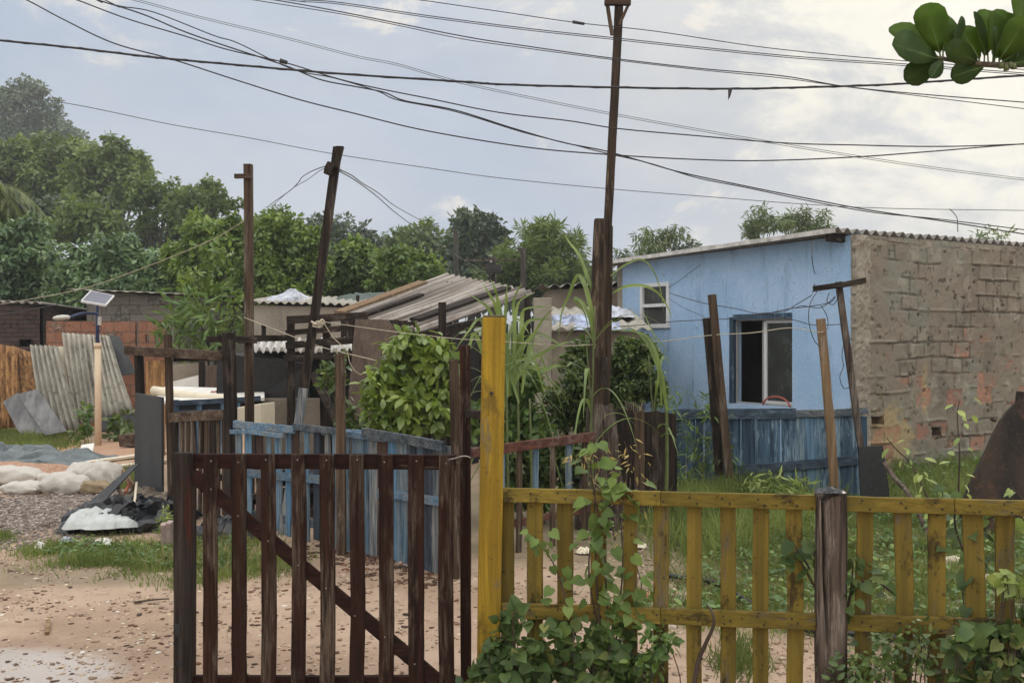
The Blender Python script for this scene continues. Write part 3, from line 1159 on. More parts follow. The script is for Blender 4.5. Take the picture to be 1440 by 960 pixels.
def slide_window(r, name, kind):
    """aluminium window set back in its opening"""
    t0, t1, z0, z1 = r
    nrm = -d_br
    off = .075 if kind == 'slide' else -.012

    def Q(t, z, o=0.0):
        p = HC + d_bl * t - nrm * (off + o)
        p.z = z
        return p
    fr = MB()
    fw = .045 if kind == 'slide' else .06
    mat = m_alu
    up = Vector((0, 0, 1))
    for (a, b, sd) in (((t0, z0), (t0, z1), d_bl), ((t1, z0), (t1, z1), d_bl)):
        fr.bar(Q(*a), Q(*b), fw, .05, sd, 1, 0)
    for z in (z0, z1):
        fr.bar(Q(t0 - fw / 2, z, .003), Q(t1 + fw / 2, z, .003), fw, .05, up, 1, 0)
    win = fr.build(name, mat if kind != 'slide' else m_frame_dk, house, bevel=.004)
    if kind == 'slide':
        mid = t0 + (t1 - t0) * .52                 # the right half (nearer) carries glass, the left stands open
        sash = MB()
        for t in (t0 + .05, mid):
            sash.bar(Q(t, z0 + .03, .03), Q(t, z1 - .03, .03), .05, .03, d_bl, 1, 0)
        for z in (z0 + .04, z1 - .04):
            sash.bar(Q(t0 + .03, z, .033), Q(mid, z, .033), .04, .03, up, 1, 0)
        sash.build('sash', m_alu, win, bevel=.003)
        MB().bar(Q((t0 + mid) / 2, z0 + .05, .03), Q((t0 + mid) / 2, z1 - .05, .03), mid - t0 - .08, .008, d_bl, 1, 0).build('pane', m_glass, win)
        s2 = MB()
        s2.bar(Q(mid + .07, z0 + .03, .065), Q(mid + .07, z1 - .03, .065), .045, .03, d_bl, 1, 0)
        s2.build('sash', m_frame_dk, win, bevel=.003)
        MB().bar(Q(t1 + .022, z0, -.035), Q(t1 + .022, z1 + .03, -.035), .075, .09, d_bl, 1, 0).build('jamb', m_navy[0], win)
        MB().bar(Q(t0, z1 + .035, -.038), Q(t1 - .016, z1 + .035, -.038), .06, .09, up, 1, 0).build('head', m_navy[0], win)
    else:
        zm = (z0 + z1) / 2
        b = MB()
        b.bar(Q(t0, zm, -.004), Q(t1, zm, -.004), .05, .05, up, 1, 0)
        b.build('transom', m_alu, win, bevel=.003)
        for (za, zb) in ((z0, zm), (zm, z1)):
            MB().bar(Q((t0 + t1) / 2, za + .02, .02), Q((t0 + t1) / 2, zb - .02, .02), t1 - t0 - .05, .006, d_bl, 1, 0).build('pane', m_glass, win)


slide_window(ra, 'small_window', 'fixed')
slide_window(rb, 'sliding_window', 'slide')
# red basin rim leaning behind the sill
t_ = on(HC, d_bl, 1101, 570)


def roof():
    nrm = -d_br
    ov, of = .26, .2
    A = HC - d_bl * of - d_br * ov
    B = HC - d_bl * of + d_br * (LBR + .3)
    zf, zbk = on(HC, d_bl, 1172, 322)[1], 0
    ta, za = on(HC - d_br * ov, d_bl, 1175, 323)
    A = HC - d_br * ov + d_bl * ta
    A.z = za
    tb, zb2 = on(HC - d_br * ov, d_bl, 838, 371)
    D = HC - d_br * ov + d_bl * tb
    D.z = zb2
    B = A + d_br * (LBR + .5)
    Cc = D + d_br * (LBR + .5)
    n = int((LBR + .5) / .158)
    corrugated(A, B, Cc, D, n, .03, 10, 10).build('roof', m_fibro_d, house, solid=.007, smooth=True)
    # rafters under the sheet
    for k in range(6):
        o = d_br * (.42 + k * 1.0) - Vector((0, 0, .085))
        MB().bar(A.lerp(D, .05) + o, A.lerp(D, .97) + o, .1, .06, (0, 0, 1), 4, .003).build('rafter', m_dark, house)
    o = Vector((0, 0, -.075))
    MB().bar(A + d_bl * .12 + o, B + d_bl * .12 + o, .1, .06, (0, 0, 1), 4, .003).build('eaves_beam', m_dark_x, house)
    # flat barge strip along the blue side
    e = -d_br * .012 + Vector((0, 0, -.012))
    MB().bar(A + e, D + e, .05, .02, (0, 0, 1), 10, .004).build('barge_strip', m_fibro_w, house)


roof()
m_basin = plain('red_plastic', (.38, .09, .07), .4, n=.1)
pb = HC + d_bl * (rb[0] + .3) - (-d_br) * .02
one('basin', MB().tube([Vector((pb.x, pb.y, rb[2] - .005)) + d_bl * (.24 * math.cos(a)) + Vector((0, 0, .13 * math.sin(a))) for a in np.linspace(0, math.pi, 14)], .012),
    m_basin, 'red plastic basin rim showing above the sliding window sill', 'basin', smooth=True)


# ------------------------------------------------------------------ shacks and sheds behind
def shed(name, label, cat, x0, Y0, x1, Y1, ytop0, ytop1, mat, th=.14, deep=2.5, holes=(), group=None):
    f = upright(x0, Y0, x1, Y1)
    A, B = f(x0), f(x1)
    L = (B - A).xy.length
    A = Vector((A.x, A.y, 0))
    z0, z1 = f(x0, ytop0).z, f(x1, ytop1).z
    t = thing(name, label, cat, A, group)
    hs = []
    for (a, b, c, e) in holes:
        p, q = f(a, b), f(c, e)
        hs.append(((p.xy - A.xy).length, (q.xy - A.xy).length, min(p.z, q.z), max(p.z, q.z)))
    wall_mesh(A, f.d, L, lambda u: z0 + (z1 - z0) * u / L, th, hs).build('front_wall', mat, t)
    bk = -f.n
    Bv = Vector((B.x, B.y, 0))
    wall_mesh(A + bk * deep, -bk, deep - .002, z0 - .004, th).build('side_wall', mat, t)
    wall_mesh(Bv + bk * .002, bk, deep, z1 - .004, th).build('side_wall', mat, t)
    wall_mesh(Bv + bk * deep, -f.d, L, lambda u: z1 + (z0 - z1) * u / L, th).build('rear_wall', mat, t)
    return t, f, A, Bv, z0, z1, bk, deep


def shed_roof(s, n, amp, mat, ov=.15, rise=0.25, name='roof', dz=0.03):
    t, f, A, B, z0, z1, bk, deep = s
    a = A - f.d * ov - bk * ov + Vector((0, 0, z0 + amp + dz))
    b = B + f.d * ov - bk * ov + Vector((0, 0, z1 + amp + dz))
    c = b + bk * (deep + 2 * ov) + Vector((0, 0, rise))
    d = a + bk * (deep + 2 * ov) + Vector((0, 0, rise))
    return corrugated(a, b, c, d, n, amp, 8, 6).build(name, mat, t, solid=.008, smooth=True)


m_blockwall = bricks('grey_blockwork', (1, 0, 0), (.17, .155, .135), (.21, .19, .165), (.1, .09, .08), (.2, .185, .16), .1, bw=.4, bh=.2)
m_redblock = bricks('orange_blockwork', (1, 0, 0), (.29, .13, .08), (.35, .17, .11), (.15, .12, .095), (.27, .2, .155), -.1, bw=.3, bh=.2)
m_darkbrick = bricks('old_dark_brickwork', (1, 0, 0), (.06, .042, .035), (.085, .055, .045), (.03, .026, .024), (.06, .05, .045), .1, bw=.25, bh=.09)

s1 = shed('block_shed', 'low grey block house with thin sheet roof below the trees at left', 'house', 122, 22.0, 292, 22.0, 410, 419, m_blockwall, deep=4)
shed_roof(s1, 12, .012, m_fibro, .3, .1)
s2 = shed('brick_ruin', 'dark sooty brick shack at the left edge under the bushes', 'shack', -60, 21.0, 56, 21.0, 426, 430, m_darkbrick, deep=3,
          holes=[(27, 477, 48, 487)])
shed_roof(s2, 10, .03, m_fibro_d, .1, -.1)
f = upright(65, 19.2, 232, 19.4)
A = f(65)
A.z = 0
tq = thing('block_wall', 'unfinished orange hollow-block wall behind the leaning roof sheets', 'wall', A)
wall_mesh(A, f.d, (f(190) - A).xy.length, f(65, 451).z, .14).build('wall_panel', m_redblock, tq)
A2_ = f(195)
wall_mesh(Vector((A2_.x, A2_.y, 0)), f.d, (f(232) - A2_).xy.length, f(200, 451).z, .14, [(.12, .19, f(210, 481).z, f(210, 470).z), (.3, .37, f(210, 483).z, f(210, 469).z)]).build('wall_panel', m_redblock, tq)

s3 = shed('grey_shack', 'rendered grey shack with wavy roof behind the two crooked poles', 'shack', 356, 18.0, 512, 18.1, 429, 433, m_grey_pl, deep=3,
          holes=[(361, 457, 374, 474)])
shed_roof(s3, 15, .022, m_fibro, .12, .25)
c_ = W(402, 424, 18.6)
one('roof_tarp', crumple((c_.x, c_.y + .5, c_.z - .04), (.36, 0, 0), (0, .7, 0), .34, .07, 3.3), m_tarp_l, 'silver tarp bunched up on the roof of the grey shack', 'tarp', solid=.01)

# green tent of tarpaulin
tt = thing('tarp_tent', 'dark green tarpaulin stretched over poles beside the slipping roof', 'tent', W(500, 500, 19.5) * Vector((1, 1, 0)) if False else Vector((W(500, 480, 19.5).x, 19.5, 0)))
rp = [W(452, 427, 19.2), W(478, 416, 20.0), W(500, 411, 20.2), W(556, 411, 20.6)]
fp = [W(450, 436, 18.8), W(472, 428, 19), W(512, 426, 19.1), W(556, 424, 19.4)]


def tent(u, v):
    k = u * 3
    i = min(int(k), 2)
    a, b = rp[i].lerp(rp[i + 1], k - i), fp[i].lerp(fp[i + 1], k - i)
    p = a.lerp(b, v)
    p.z -= .12 * math.sin(math.pi * v) + .05 * abs(mnoise.noise(Vector((u * 9, v * 4, 1))))
    return p


MB().grid(tent, 36, 8).build('canopy', m_tarp_b, tt, solid=.01)
for (x, Y, y) in ((456, 19.2, 428), (503, 19.3, 415), (553, 19.4, 424)):
    p = W(x, y, Y)
    MB().bar((p.x, p.y, -.1), p, .06, .06, seg=3).build('pole', m_dark, tt)
MB().bar(W(455, 430, 19.1), W(553, 427, 19.3), .06, .06, (0, 0, 1)).build('ridge_pole', m_dark_x, tt)

# collapsed shed with the big slipping roof
m_slip = None


def slipmat():
    s = M('stained_fibre_cement')
    u = s.n('VectorMath', operation='DOT_PRODUCT')
    s.set(u.inputs[0], s.pos)
    rA, rB, rD = W(474, 444, 14.6), W(628, 386, 17.6), W(588, 466, 13.6)
    e = (rB - rA).normalized()
    x = (rD - rA)
    x = (x - e * x.dot(e)).normalized()
    u.inputs[1].default_value = x
    v = s.n('CombineXYZ', X=u.outputs['Value']).outputs[0]
    a = s.noise(9.5, 3, .6, v)
    b = s.noise(2.4, 7, .7)
    col = s.mix(s.rng(a, .40, .58), (.085, .07, .06), (.37, .335, .30))
    col = s.mix(s.rng(b, .5, .66, 0, .7), col, (.17, .13, .10))
    c = s.noise(24, 4, .7)
    col = s.mix(s.rng(c, .58, .68, 0, .5), col, (.09, .08, .07))
    return s.done(col, .85, s.bump(c, .3, .006))


m_slip = slipmat()
cs = thing('collapsed_shed', 'ramshackle shed with wide wavy roof sliding down towards the leafy bush', 'shack', Vector((W(600, 480, 14).x, 14.5, 0)))
rA, rB, rC, rD = W(474, 444, 14.6), W(628, 386, 17.6), W(752, 411, 16.8), W(588, 466, 13.6)
corrugated(rA, rD, rC, rB, 15, .036, 8, 6).build('roof', m_slip, cs, solid=.008, smooth=True)


def on_roof(u, v, h=0.0):
    p = rA.lerp(rD, u).lerp(rB.lerp(rC, u), v)
    n = (rD - rA).cross(rB - rA).normalized()
    return p + n * (h if n.z > 0 else -h)


def roof_strip(u0, v0, u1, v1, w, mat, nm='roof_strip'):
    MB().bar(on_roof(u0, v0, .055), on_roof(u1, v1, .055), w, .04, rD - rA, 5, .004).build(nm, mat, cs)


roof_strip(.03, .0, .04, .72, .17, m_tan, 'roof_plank')
roof_strip(.30, .02, .30, .50, .10, m_dark)  # dark bar laid on for the shade of an open slot
roof_strip(.80, .10, .78, .92, .16, m_dark)
# the shed's own dark boarding and posts
fsd = upright(480, 13.9, 690, 13.7)
for i, x in enumerate(range(488, 690, 13)):
    y = 470 if x > 590 else 452
    p = fsd(x, y + R.uniform(-3, 5), -.02)
    MB().bar((p.x, p.y, -.1), p, 13.5 / F * 13.9, .025, fsd.d, 4, .004).build('wall_board', m_dark, cs)
for (x, Y, y) in ((610, 13.4, 470), (742, 16.4, 415), (632, 17, 396), (485, 14.6, 446)):
    p = W(x, y, Y)
    MB().bar((p.x, p.y, -.1), p, .1, .1).build('post', m_dark, cs)
MB().bar(W(585, 474, 13.45), W(700, 448, 14.6), .12, .08, (0, 0, 1)).build('eaves_beam', m_dark_x, cs)
p_ = upright(660, 13.2, 760, 15.0)
for x in range(640, 765, 14):
    p = p_(x, 470 - max(0, x - 650) * .25)
    MB().bar((p.x, p.y, -.1), p, 15 / F * 14, .025, p_.d, 3, .004).build('wall_board', m_black, cs)

# posts rising behind the shed edge
MBp = MB().bar(W(622, 497, 11.6), W(622, 425, 11.6), .085, .08)
one('stub_post', MBp.bar(W(622, 620, 11.6), W(622, 497, 11.6), .085, .08), m_dark, 'short dark square post standing in front of the slipping roof', 'post')

# low lean-to: second little wavy roof, black boards, leaning brown panel
lt = thing('lean_to', 'black boarded lean-to with small pale wavy roof and slatted top', 'shack', Vector((W(430, 480, 11.6).x, 11.6, 0)))
corrugated(W(352, 492, 11.7), W(500, 493, 11.5), W(503, 478, 12.5), W(357, 478, 12.7), 14, .035, 8, 4).build('roof', m_fibro_w, lt, solid=.008, smooth=True)
MB().slab([W(306, 496, 11.9), W(358, 497, 11.9), W(436, 512, 11.5), W(434, 563, 11.5), W(357, 560, 11.9), W(305, 600, 11.9)], .03).build('dark_panel', m_black, lt)
MB().slab([W(357, 493, 12.1), W(500, 496, 11.9), W(500, 640, 11.9), W(357, 640, 12.1)], .03).build('dark_backing', m_black, lt)  # black sheet added to fill the dark background behind the slats
MB().slab([W(372, 560, 11.35), W(448, 560, 11.3), W(450, 690, 11.3), W(372, 690, 11.35)], .1).build('rendered_base', m_grey_dk, lt)
pf = upright(400, 11.2, 520, 11.0)
for (xa, ya, xb, yb, w) in ((404, 450, 517, 444, 11), (402, 468, 505, 460, 8), (402, 486, 498, 478, 10), (400, 504, 500, 497, 9)):
    MB().bar(pf(xa, ya), pf(xb, yb), w / F * 11.1, .025, (0, 0, 1), 6, .004).build('slat', m_dark_x, lt, bevel=.003)
for x, y0, y1 in ((407, 445, 640), (458, 448, 640), (500, 448, 640)):
    MB().bar(pf(x, y1, -.03), pf(x, y0, -.03), 11 / F * 11, .03, pf.d, 6, .004).build('upright', m_dark, lt)
MB().bar(W(440, 525, 11.1), W(478, 600, 10.6), .09, .05).build('brace', m_dark, lt)
bp = MB().slab([W(500, 449, 10.9), W(546, 450, 10.85), W(560, 470, 10.7), W(536, 575, 10.45), W(532, 640, 10.4), W(484, 640, 10.45)], .025)
one('brown_board', bp, m_panel, 'large brown board leaning upright behind the leafy bush', 'board')

# shack with tarps between cane and blue house
s4 = shed('tarp_shack', 'brown rendered shack under crumpled tarps between the cane leaves and the blue house', 'shack', 776, 13.0, 905, 13.0, 466, 466, m_grey_dk, deep=2.4,
          holes=[(777, 552, 799, 640)])
shed_roof(s4, 8, .02, m_fibro, .1, .35, dz=.01)
for i, (px, py, Y, mat, sx, lab) in enumerate(((800, 446, 13.9, m_tarp_bl, .36, 'blue and white tarp heaped on the shack roof beside the pole'),
                                               (852, 436, 14.2, m_tarp_l, .36, 'silver plastic tarp bunched on the shack roof next to the blue wall'),
                                               (836, 453, 13.4, m_tarp_bl, .3, 'pale blue tarp edge hanging over the shack eaves'))):
    c = W(px, py, Y)
    one('tarpaulin', crumple((c.x, c.y, c.z - .12), (sx, 0, .0), (0, .5, .16), .12, .11, 5.1 + 3 * i, 34, 24), mat, lab, 'tarp', 'tarps on the shack roof', solid=.006)
s5 = shed('gable_shed', 'plain brown rendered shed with shallow gable behind the tarped shack', 'shed', 768, 17.0, 905, 17.0, 408, 402, m_grey_dk, deep=3)
shed_roof(s5, 9, .03, m_fibro_d, .12, .1)
pl_ = MB()
fpl = upright(752, 12.2, 776, 12.2)
pl_.ring([[(p.x + dx * (1 + .35 * mnoise.noise(Vector((dx * 9, z * 3, 1)))), p.y + dy, z) for dx, dy in ((-.105, -.08), (.105, -.08), (.11, .1), (-.11, .1))]
          for p in (fpl(763),) for z in np.linspace(-.1, W(763, 419, 12.2).z, 16)])
one('concrete_pillar', pl_, m_corner, 'rough grey concrete pillar standing among the cane leaves', 'pillar', bevel=.01)


# ------------------------------------------------------------------ sheets leaning at the far left
lg = 'roof sheets leaning in a row at the left'


def lean_sheet(name, label, bl, br, tr, tl, Yb, Yt, n, amp, mat, cat='roof sheet', group=lg):
    q = [W(*bl, Yb), W(*br, Yb), W(*tr, Yt), W(*tl, Yt)]
    for p in q[:2]:
        p.z = max(p.z, gz(p.x, p.y))
    m = corrugated(q[0], q[1], q[2], q[3], n, amp, 8, 8, sag=.03) if n else MB().slab([q[0], q[1], q[2], q[3]], .012)
    return one(name, m, mat, label, cat, group, solid=.008 if n else 0, smooth=bool(n), bevel=0 if n else .002)


lean_sheet('iron_sheet', 'rusty brown wavy iron sheet at the left edge, the nearer of the two rusty ones', (-12, 604), (27, 600), (24, 488), (-14, 482), 17.3, 17.9, 5, .03, m_rust)
lean_sheet('iron_sheet', 'rusty wavy iron sheet slanting beside the weathered grey sheets', (30, 598), (60, 560), (45, 496), (20, 487), 17.5, 18.1, 4, .03, m_rust)
lean_sheet('cement_sheet', 'weathered wavy grey sheet beside the rusty iron, behind the flat metal plates', (62, 606), (113, 604), (82, 487), (42, 485), 17.25, 17.9, 6, .035, m_fibro)
lean_sheet('cement_sheet', 'tall wavy grey sheet directly behind the pale lamp post', (106, 596), (150, 592), (130, 471), (87, 468), 17.5, 18.1, 6, .035, m_fibro)
lean_sheet('cement_sheet', 'wavy grey sheet leaning just right of the pale lamp post', (140, 588), (188, 578), (153, 472), (126, 471), 17.3, 17.95, 6, .035, m_fibro)
lean_sheet('plain_board', 'dark smooth board slanting behind the last wavy sheet', (165, 530), (191, 524), (168, 473), (150, 471), 17.9, 18.3, 0, 0, m_slate, 'board')
lean_sheet('plain_board', 'narrow cream board between two wavy grey sheets', (84, 560), (97, 560), (90, 487), (79, 487), 17.75, 18.05, 0, 0, m_cream, 'board')
lean_sheet('metal_plate', 'flat dark grey metal plate lying lowest against the sheets at left', (28, 610), (66, 610), (25, 552), (4, 565), 16.9, 17.2, 0, 0, m_galv, 'plate')
lean_sheet('metal_plate', 'flat grey metal plate overlapping the lower one in front of the sheets', (64, 612), (94, 606), (53, 547), (24, 554), 16.75, 17.1, 0, 0, m_galv, 'plate')
# ------------------------------------------------------------------ red-brown gate
def flat(p):
    return Vector((p.x, p.y, 0))


pg = upright(244, 4.68, 662, 4.56)
gate = thing('gate', 'red-brown wooden picket gate with one diagonal brace, standing in front', 'gate', flat(pg(258)))
gy = 4.62 / F                                            # metres per photo pixel there
GT = [(258, 27), (297, 20), (337.5, 21), (377.5, 21), (420, 20), (460.5, 21), (502, 20.5), (543, 20.5), (586, 22), (628.5, 21)]
for i, (x, w) in enumerate(GT):
    if i == 0:
        MB().bar(pg(x, 975, -.012), pg(x, 636, -.012), w * gy, .06, pg.d, 8, .0025).build('stile', m_gate_post, gate, bevel=.004)
    else:
        MB().bar(pg(x, 972 + R.uniform(-2, 2), .008), pg(x, 637.5 + .2 * i, .008), w * gy, .02, pg.d, 10, .003).build('picket', m_gate, gate, bevel=.003)
MB().bar(pg(271.5, 648.5, -.018), pg(640, 650, -.018), 21 * gy, .028, (0, 0, 1), 8, .002).build('top_rail', m_gate_h, gate, bevel=.003)
MB().bar(pg(271.5, 961, -.018), pg(640, 961, -.018), 21 * gy, .028, (0, 0, 1), 8, .002).build('bottom_rail', m_gate_h, gate, bevel=.003)
MB().bar(pg(272, 668), pg(616, 957), 20 * gy, .016, (0, 0, 1), 8, .0015).build('brace', m_gate_h, gate, bevel=.002)
for i, (x, w) in enumerate(GT[1:]):
    for y in (648, 961, 668 + (x - 272) * .84):
        p = pg(x + R.uniform(-2, 2), y + R.uniform(-3, 3), .019)
        MB().tube([p, p + pg.n * .0035], .0045, .003, 6).build('nail', m_nail, gate)
for y in (884, 930):                                      # holes of a lost lock
    p = pg(252 + (y == 930) * 3, y, .0195)
    MB().bar(p - Vector((0, 0, .03 if y == 884 else .013)), p + Vector((0, 0, .03 if y == 884 else .013)), .026, .004, pg.d, 5, .003).build('lock_scar', m_black, gate)

# yellow post and the dark hinge post beside it
def post(name, label, cat, x0, y0, x1, y1, wpx, Y, mat, dep=None, group=None, seg=10, j=.003, cut=0.0, Yt=None, bevel=.006, taper=1.0):
    a, b = W(x0, y0, Y), W(x1, y1, Yt or Y)
    w = wpx / F * Y
    return one(name, MB().bar(a, b, w, dep or w * .85, (1, 0, 0), seg, j, taper, cut), mat, label, cat, group, bevel=bevel)


yp = thing('yellow_post', 'thick yellow-painted square post at the left end of the yellow fence', 'post', flat(W(690, 480, 4.42)))
MB().bar(W(685.5, 1010, 4.42), W(694.5, 446, 4.42), 32 / F * 4.42, .095, (1, .06, 0), 14, .002).build('shaft', m_yel_post, yp, bevel=.005)
m_cut = wood('cut_end', (.16, .14, .09), (.09, .08, .05), (.22, .2, .15), .3, 'X')
MB().bar(W(694.5, 446.5, 4.42), W(694.5, 443.5, 4.42), 31 / F * 4.42, .092, (1, .06, 0), 1, .0).build('cut_end', m_cut, yp, bevel=.003)
q = W(691, 553, 4.36)
MB().tube([q, q - Vector((0, .004, 0)) + Vector((0, .03, 0))], .008, .008, 8).build('bolt_hole', m_iron, yp)
post('hinge_post', 'slim dark-brown post between the gate and the yellow post', 'post', 655, 985, 654, 485, 15, 4.72, m_gate, .05)
one('hinge_block', MB().bar(W(661.5, 581, 4.70), W(681, 583, 4.52), .035, .05, (0, 0, 1), 3, .002), m_dark_x, 'dark wooden block joining the slim post to the yellow post', 'block', bevel=.004)
post('stub_post', 'shorter grey-brown post with a worn edge behind the slim dark post', 'post', 640, 822, 638.5, 505, 13, 6.85, m_brown, .06, cut=.1)

# ------------------------------------------------------------------ yellow fence
py_ = upright(706, 4.42, 1500, 3.87)
yf = thing('yellow_fence', 'low yellow-painted picket fence running along the front right', 'fence', flat(py_(706)))
sY = 4.15 / F


def yrail(px, which):
    k = (px - 706) / 734
    return (694 + 18.5 * k) if which == 0 else (855.5 + 25 * k)


for which in (0, 1):
    for (xa, xb) in ((708, 930), (930.5, 1147), (1187, 1340), (1340.5, 1510), (1510.5, 1700), (1700.5, 1900)):
        nm = 'top_rail' if which == 0 else 'middle_rail'
        MB().bar(py_(xa, yrail(xa, which), .024), py_(xb, yrail(xb, which) + R.uniform(-.6, .6), .024), (20.5 if which == 0 else 22.5) * sY, .026, (0, 0, 1), 10, .0016).build(nm, m_yel_x, yf, bevel=.003)
for x, w in ((713, 19), (752.5, 23), (793, 23), (841.5, 23), (887, 20), (929.5, 21.5), (977.5, 21), (1022.5, 21.5), (1070, 22), (1116.5, 22.5), (1217, 22), (1269, 23.5), (1317.5, 23), (1368, 26), (1414.5, 24), (1463, 24), (1512, 24), (1561, 24), (1611, 25), (1662, 25), (1714, 25), (1767, 26), (1821, 26), (1876, 26)):
    y0 = 1010
    MB().bar(py_(x + R.uniform(-1, 1), y0, -.006), py_(x, yrail(x, 0) - 3, -.006), w * sY * (1.0 + (x - 1050) * -.00008), .02, py_.d, 12, .0035).build('picket', m_yel, yf, bevel=.003)
for x in (713, 752.5, 793, 841.5, 887, 929.5, 977.5, 1022.5, 1070, 1116.5, 1217, 1269, 1317.5, 1368, 1414.5):
    for which in (0, 1):
        for s_ in ((-5, -4), (5, 5)):
            p = py_(x + s_[0] + R.uniform(-2, 2), yrail(x, which) + s_[1] + R.uniform(-2, 2), .037)
            MB().tube([p, p + py_.n * .003], .0048, .0035, 6).build('nail', m_iron, yf)
# split grey post of the fence
gp = []
for i in range(25):
    v = i / 24
    c = py_(1167.5 + 1.5 * (1 - v), 1010 - (1010 - 690) * v, .02)
    r = []
    for q in range(64):
        a = 2 * math.pi * q / 64
        rx = 20.5 * sY * (1 + .09 * mnoise.noise(Vector((math.cos(a) * 2, math.sin(a) * 2, v * 4))))
        dx, dy = math.copysign(abs(math.cos(a)) ** .7, math.cos(a)) * rx, math.copysign(abs(math.sin(a)) ** .7, math.sin(a)) * rx
        crack = math.exp(-((a - 4.55 + .55 * v) / .13) ** 2) * .055 * min(1, max(0, (v - .25) * 3))
        top = 0
        if i == 24:
            top = .02 * mnoise.noise(Vector((math.cos(a) * 3, math.sin(a) * 3, 7))) - .035 * math.exp(-((a - 4.0) / .7) ** 2)
        r.append((c.x + dx, c.y + dy + crack, c.z + top))
    gp.append(r)
one('fence_post', MB().ring(gp), m_grey, 'thick grey unpainted post with a long crack, splitting the yellow fence', 'post', bevel=0, smooth=False)
one('post_cap', crumple(W(1166, 690, 4.02) + Vector((0, 0, -.008)), (.05, 0, .012), (0, .045, .02), .014, .02, 8.8, 10, 8), m_bin, 'torn dark plastic scrap capping the cracked grey post', 'cap', solid=.003)

# ------------------------------------------------------------------ blue picket fence (left, behind the gate)
pb_ = upright(330, 9.03, 634, 6.9)


def base_y(px):
    return 735 + (px - 330) * .268


bf = thing('blue_fence', 'peeling pale-blue picket fence running back behind the red-brown gate', 'fence', flat(pb_(330)))
x = 335.0
while x < 629:
    k = (x - 330) / 300
    dense = k > .48
    w = R.uniform(9, 18) if dense else R.uniform(6.5, 11)
    mat = R.choices(m_blue, (3, 4, 4, 2, 1) if dense else (4, 5, 4, 1.5, 1.5))[0]
    s = 1 / F * (pb_(x).y)
    yt = 592 + k * 36 + R.uniform(-2, 3)
    MB().bar(pb_(x, base_y(x) + R.uniform(-8, 6)), pb_(x + R.uniform(-1.5, 1.5), yt), w * s * 1.42, .018, pb_.d, 6, .003).build('picket', mat, bf, bevel=.002)
    x += w * .5 + (R.uniform(4.8, 7) if dense else R.uniform(7.5, 10.5)) + (5 if R.random() < .1 else 0)


def brail(xa, ya, xb, yb, w, mat, nm, off=.024):
    MB().bar(pb_(xa, ya, off), pb_(xb, yb, off), w / F * 8, .028, (0, 0, 1), 7, .003).build(nm, mat, bf, bevel=.003)


brail(333, 596, 418, 604, 11, m_blue_x, 'top_rail')
brail(332, 606, 406, 612, 7, m_blue_x, 'top_rail', .052)
brail(417, 599, 472, 605, 9, m_bluegrey_x, 'top_rail')
brail(418, 602, 520, 612, 11, m_blue_x, 'top_rail', -.03)
brail(486, 609, 545, 616, 9, m_blue_x, 'top_rail')
brail(518, 607, 632, 627, 12, m_bluegrey_x, 'top_rail', .05)
brail(333, 662, 470, 675, 12, m_blue_x, 'middle_rail')
brail(420, 668, 540, 690, 11, m_bluegrey_x, 'middle_rail', -.028)
brail(535, 692, 632, 706, 11, m_blue_x, 'middle_rail')
brail(345, 722, 470, 743, 11, m_bluegrey_x, 'bottom_rail', -.028)

post('fence_post', 'brown-grey square post rising in the middle of the blue picket fence', 'post', 480.5, 782, 478, 497, 12.5, 7.62, m_brown, .065)

hp = thing('plank_heap', 'heap of dark old planks lying behind the blue picket fence', 'plank heap', flat(W(470, 480, 9.6)))
for i in range(16):
    x0, x1 = R.uniform(345, 440), R.uniform(500, 650)
    h = .03 + .045 * (i // 2)
    a, b = W(x0, 480, R.uniform(9.2, 10.3)), W(x1, 480, R.uniform(8.6, 9.8))
    a.z, b.z = h + R.uniform(0, .08), h + R.uniform(0, .08)
    MB().bar(a, b, R.uniform(.1, .2), .035, (0, 1, 0), 5, .004).build('plank', (m_dark_x, m_brown_x, m_dark_x)[i % 3], hp)
# ------------------------------------------------------------------ dark doorway frame left of it
pd = upright(188, 9.95, 332, 9.08)
fr = thing('yard_doorway', 'dark plank doorway frame with a slate-black door leaf and brown picket panel', 'doorway', flat(pd(196)))


def pdbar(xa, ya, xb, yb, w, mat, nm, dep=.06, off=0.0, horiz=False):
    MB().bar(pd(xa, ya, off), pd(xb, yb, off), w / F * 9.5, dep, (0, 0, 1) if horiz else pd.d, 8, .003).build(nm, mat, fr, bevel=.004)


pdbar(202, 716, 195, 497, 11, m_dark, 'post')
pdbar(242, 720, 236, 470, 9.5, m_brown, 'post', .05)
pdbar(327, 738, 324, 468, 14, m_dark, 'post', .08, .02)
pdbar(185, 492, 322, 500, 13, m_brown_x, 'lintel', .07, .05, True)
pdbar(242, 506, 326, 504, 5, m_dark_x, 'lintel_strip', .02, -.02, True)
MB().slab([pd(197, 712, .055), pd(236, 716, .055), pd(236, 558, .055), pd(199, 552, .055)], .03).build('door_leaf', m_slate, fr, bevel=.003)
pdbar(243, 587, 320, 583, 14, m_brown_x, 'panel_rail', .03, .035, True)
pdbar(243, 668, 320, 672, 9, m_dark_x, 'panel_rail', .025, -.03, True)
for i in range(9):
    xx = 249 + i * 8.4
    pdbar(xx, 716 + i, xx + R.uniform(-.6, .6), 590, 6.8, m_brown if i % 3 else m_dark, 'picket', .016, .008)

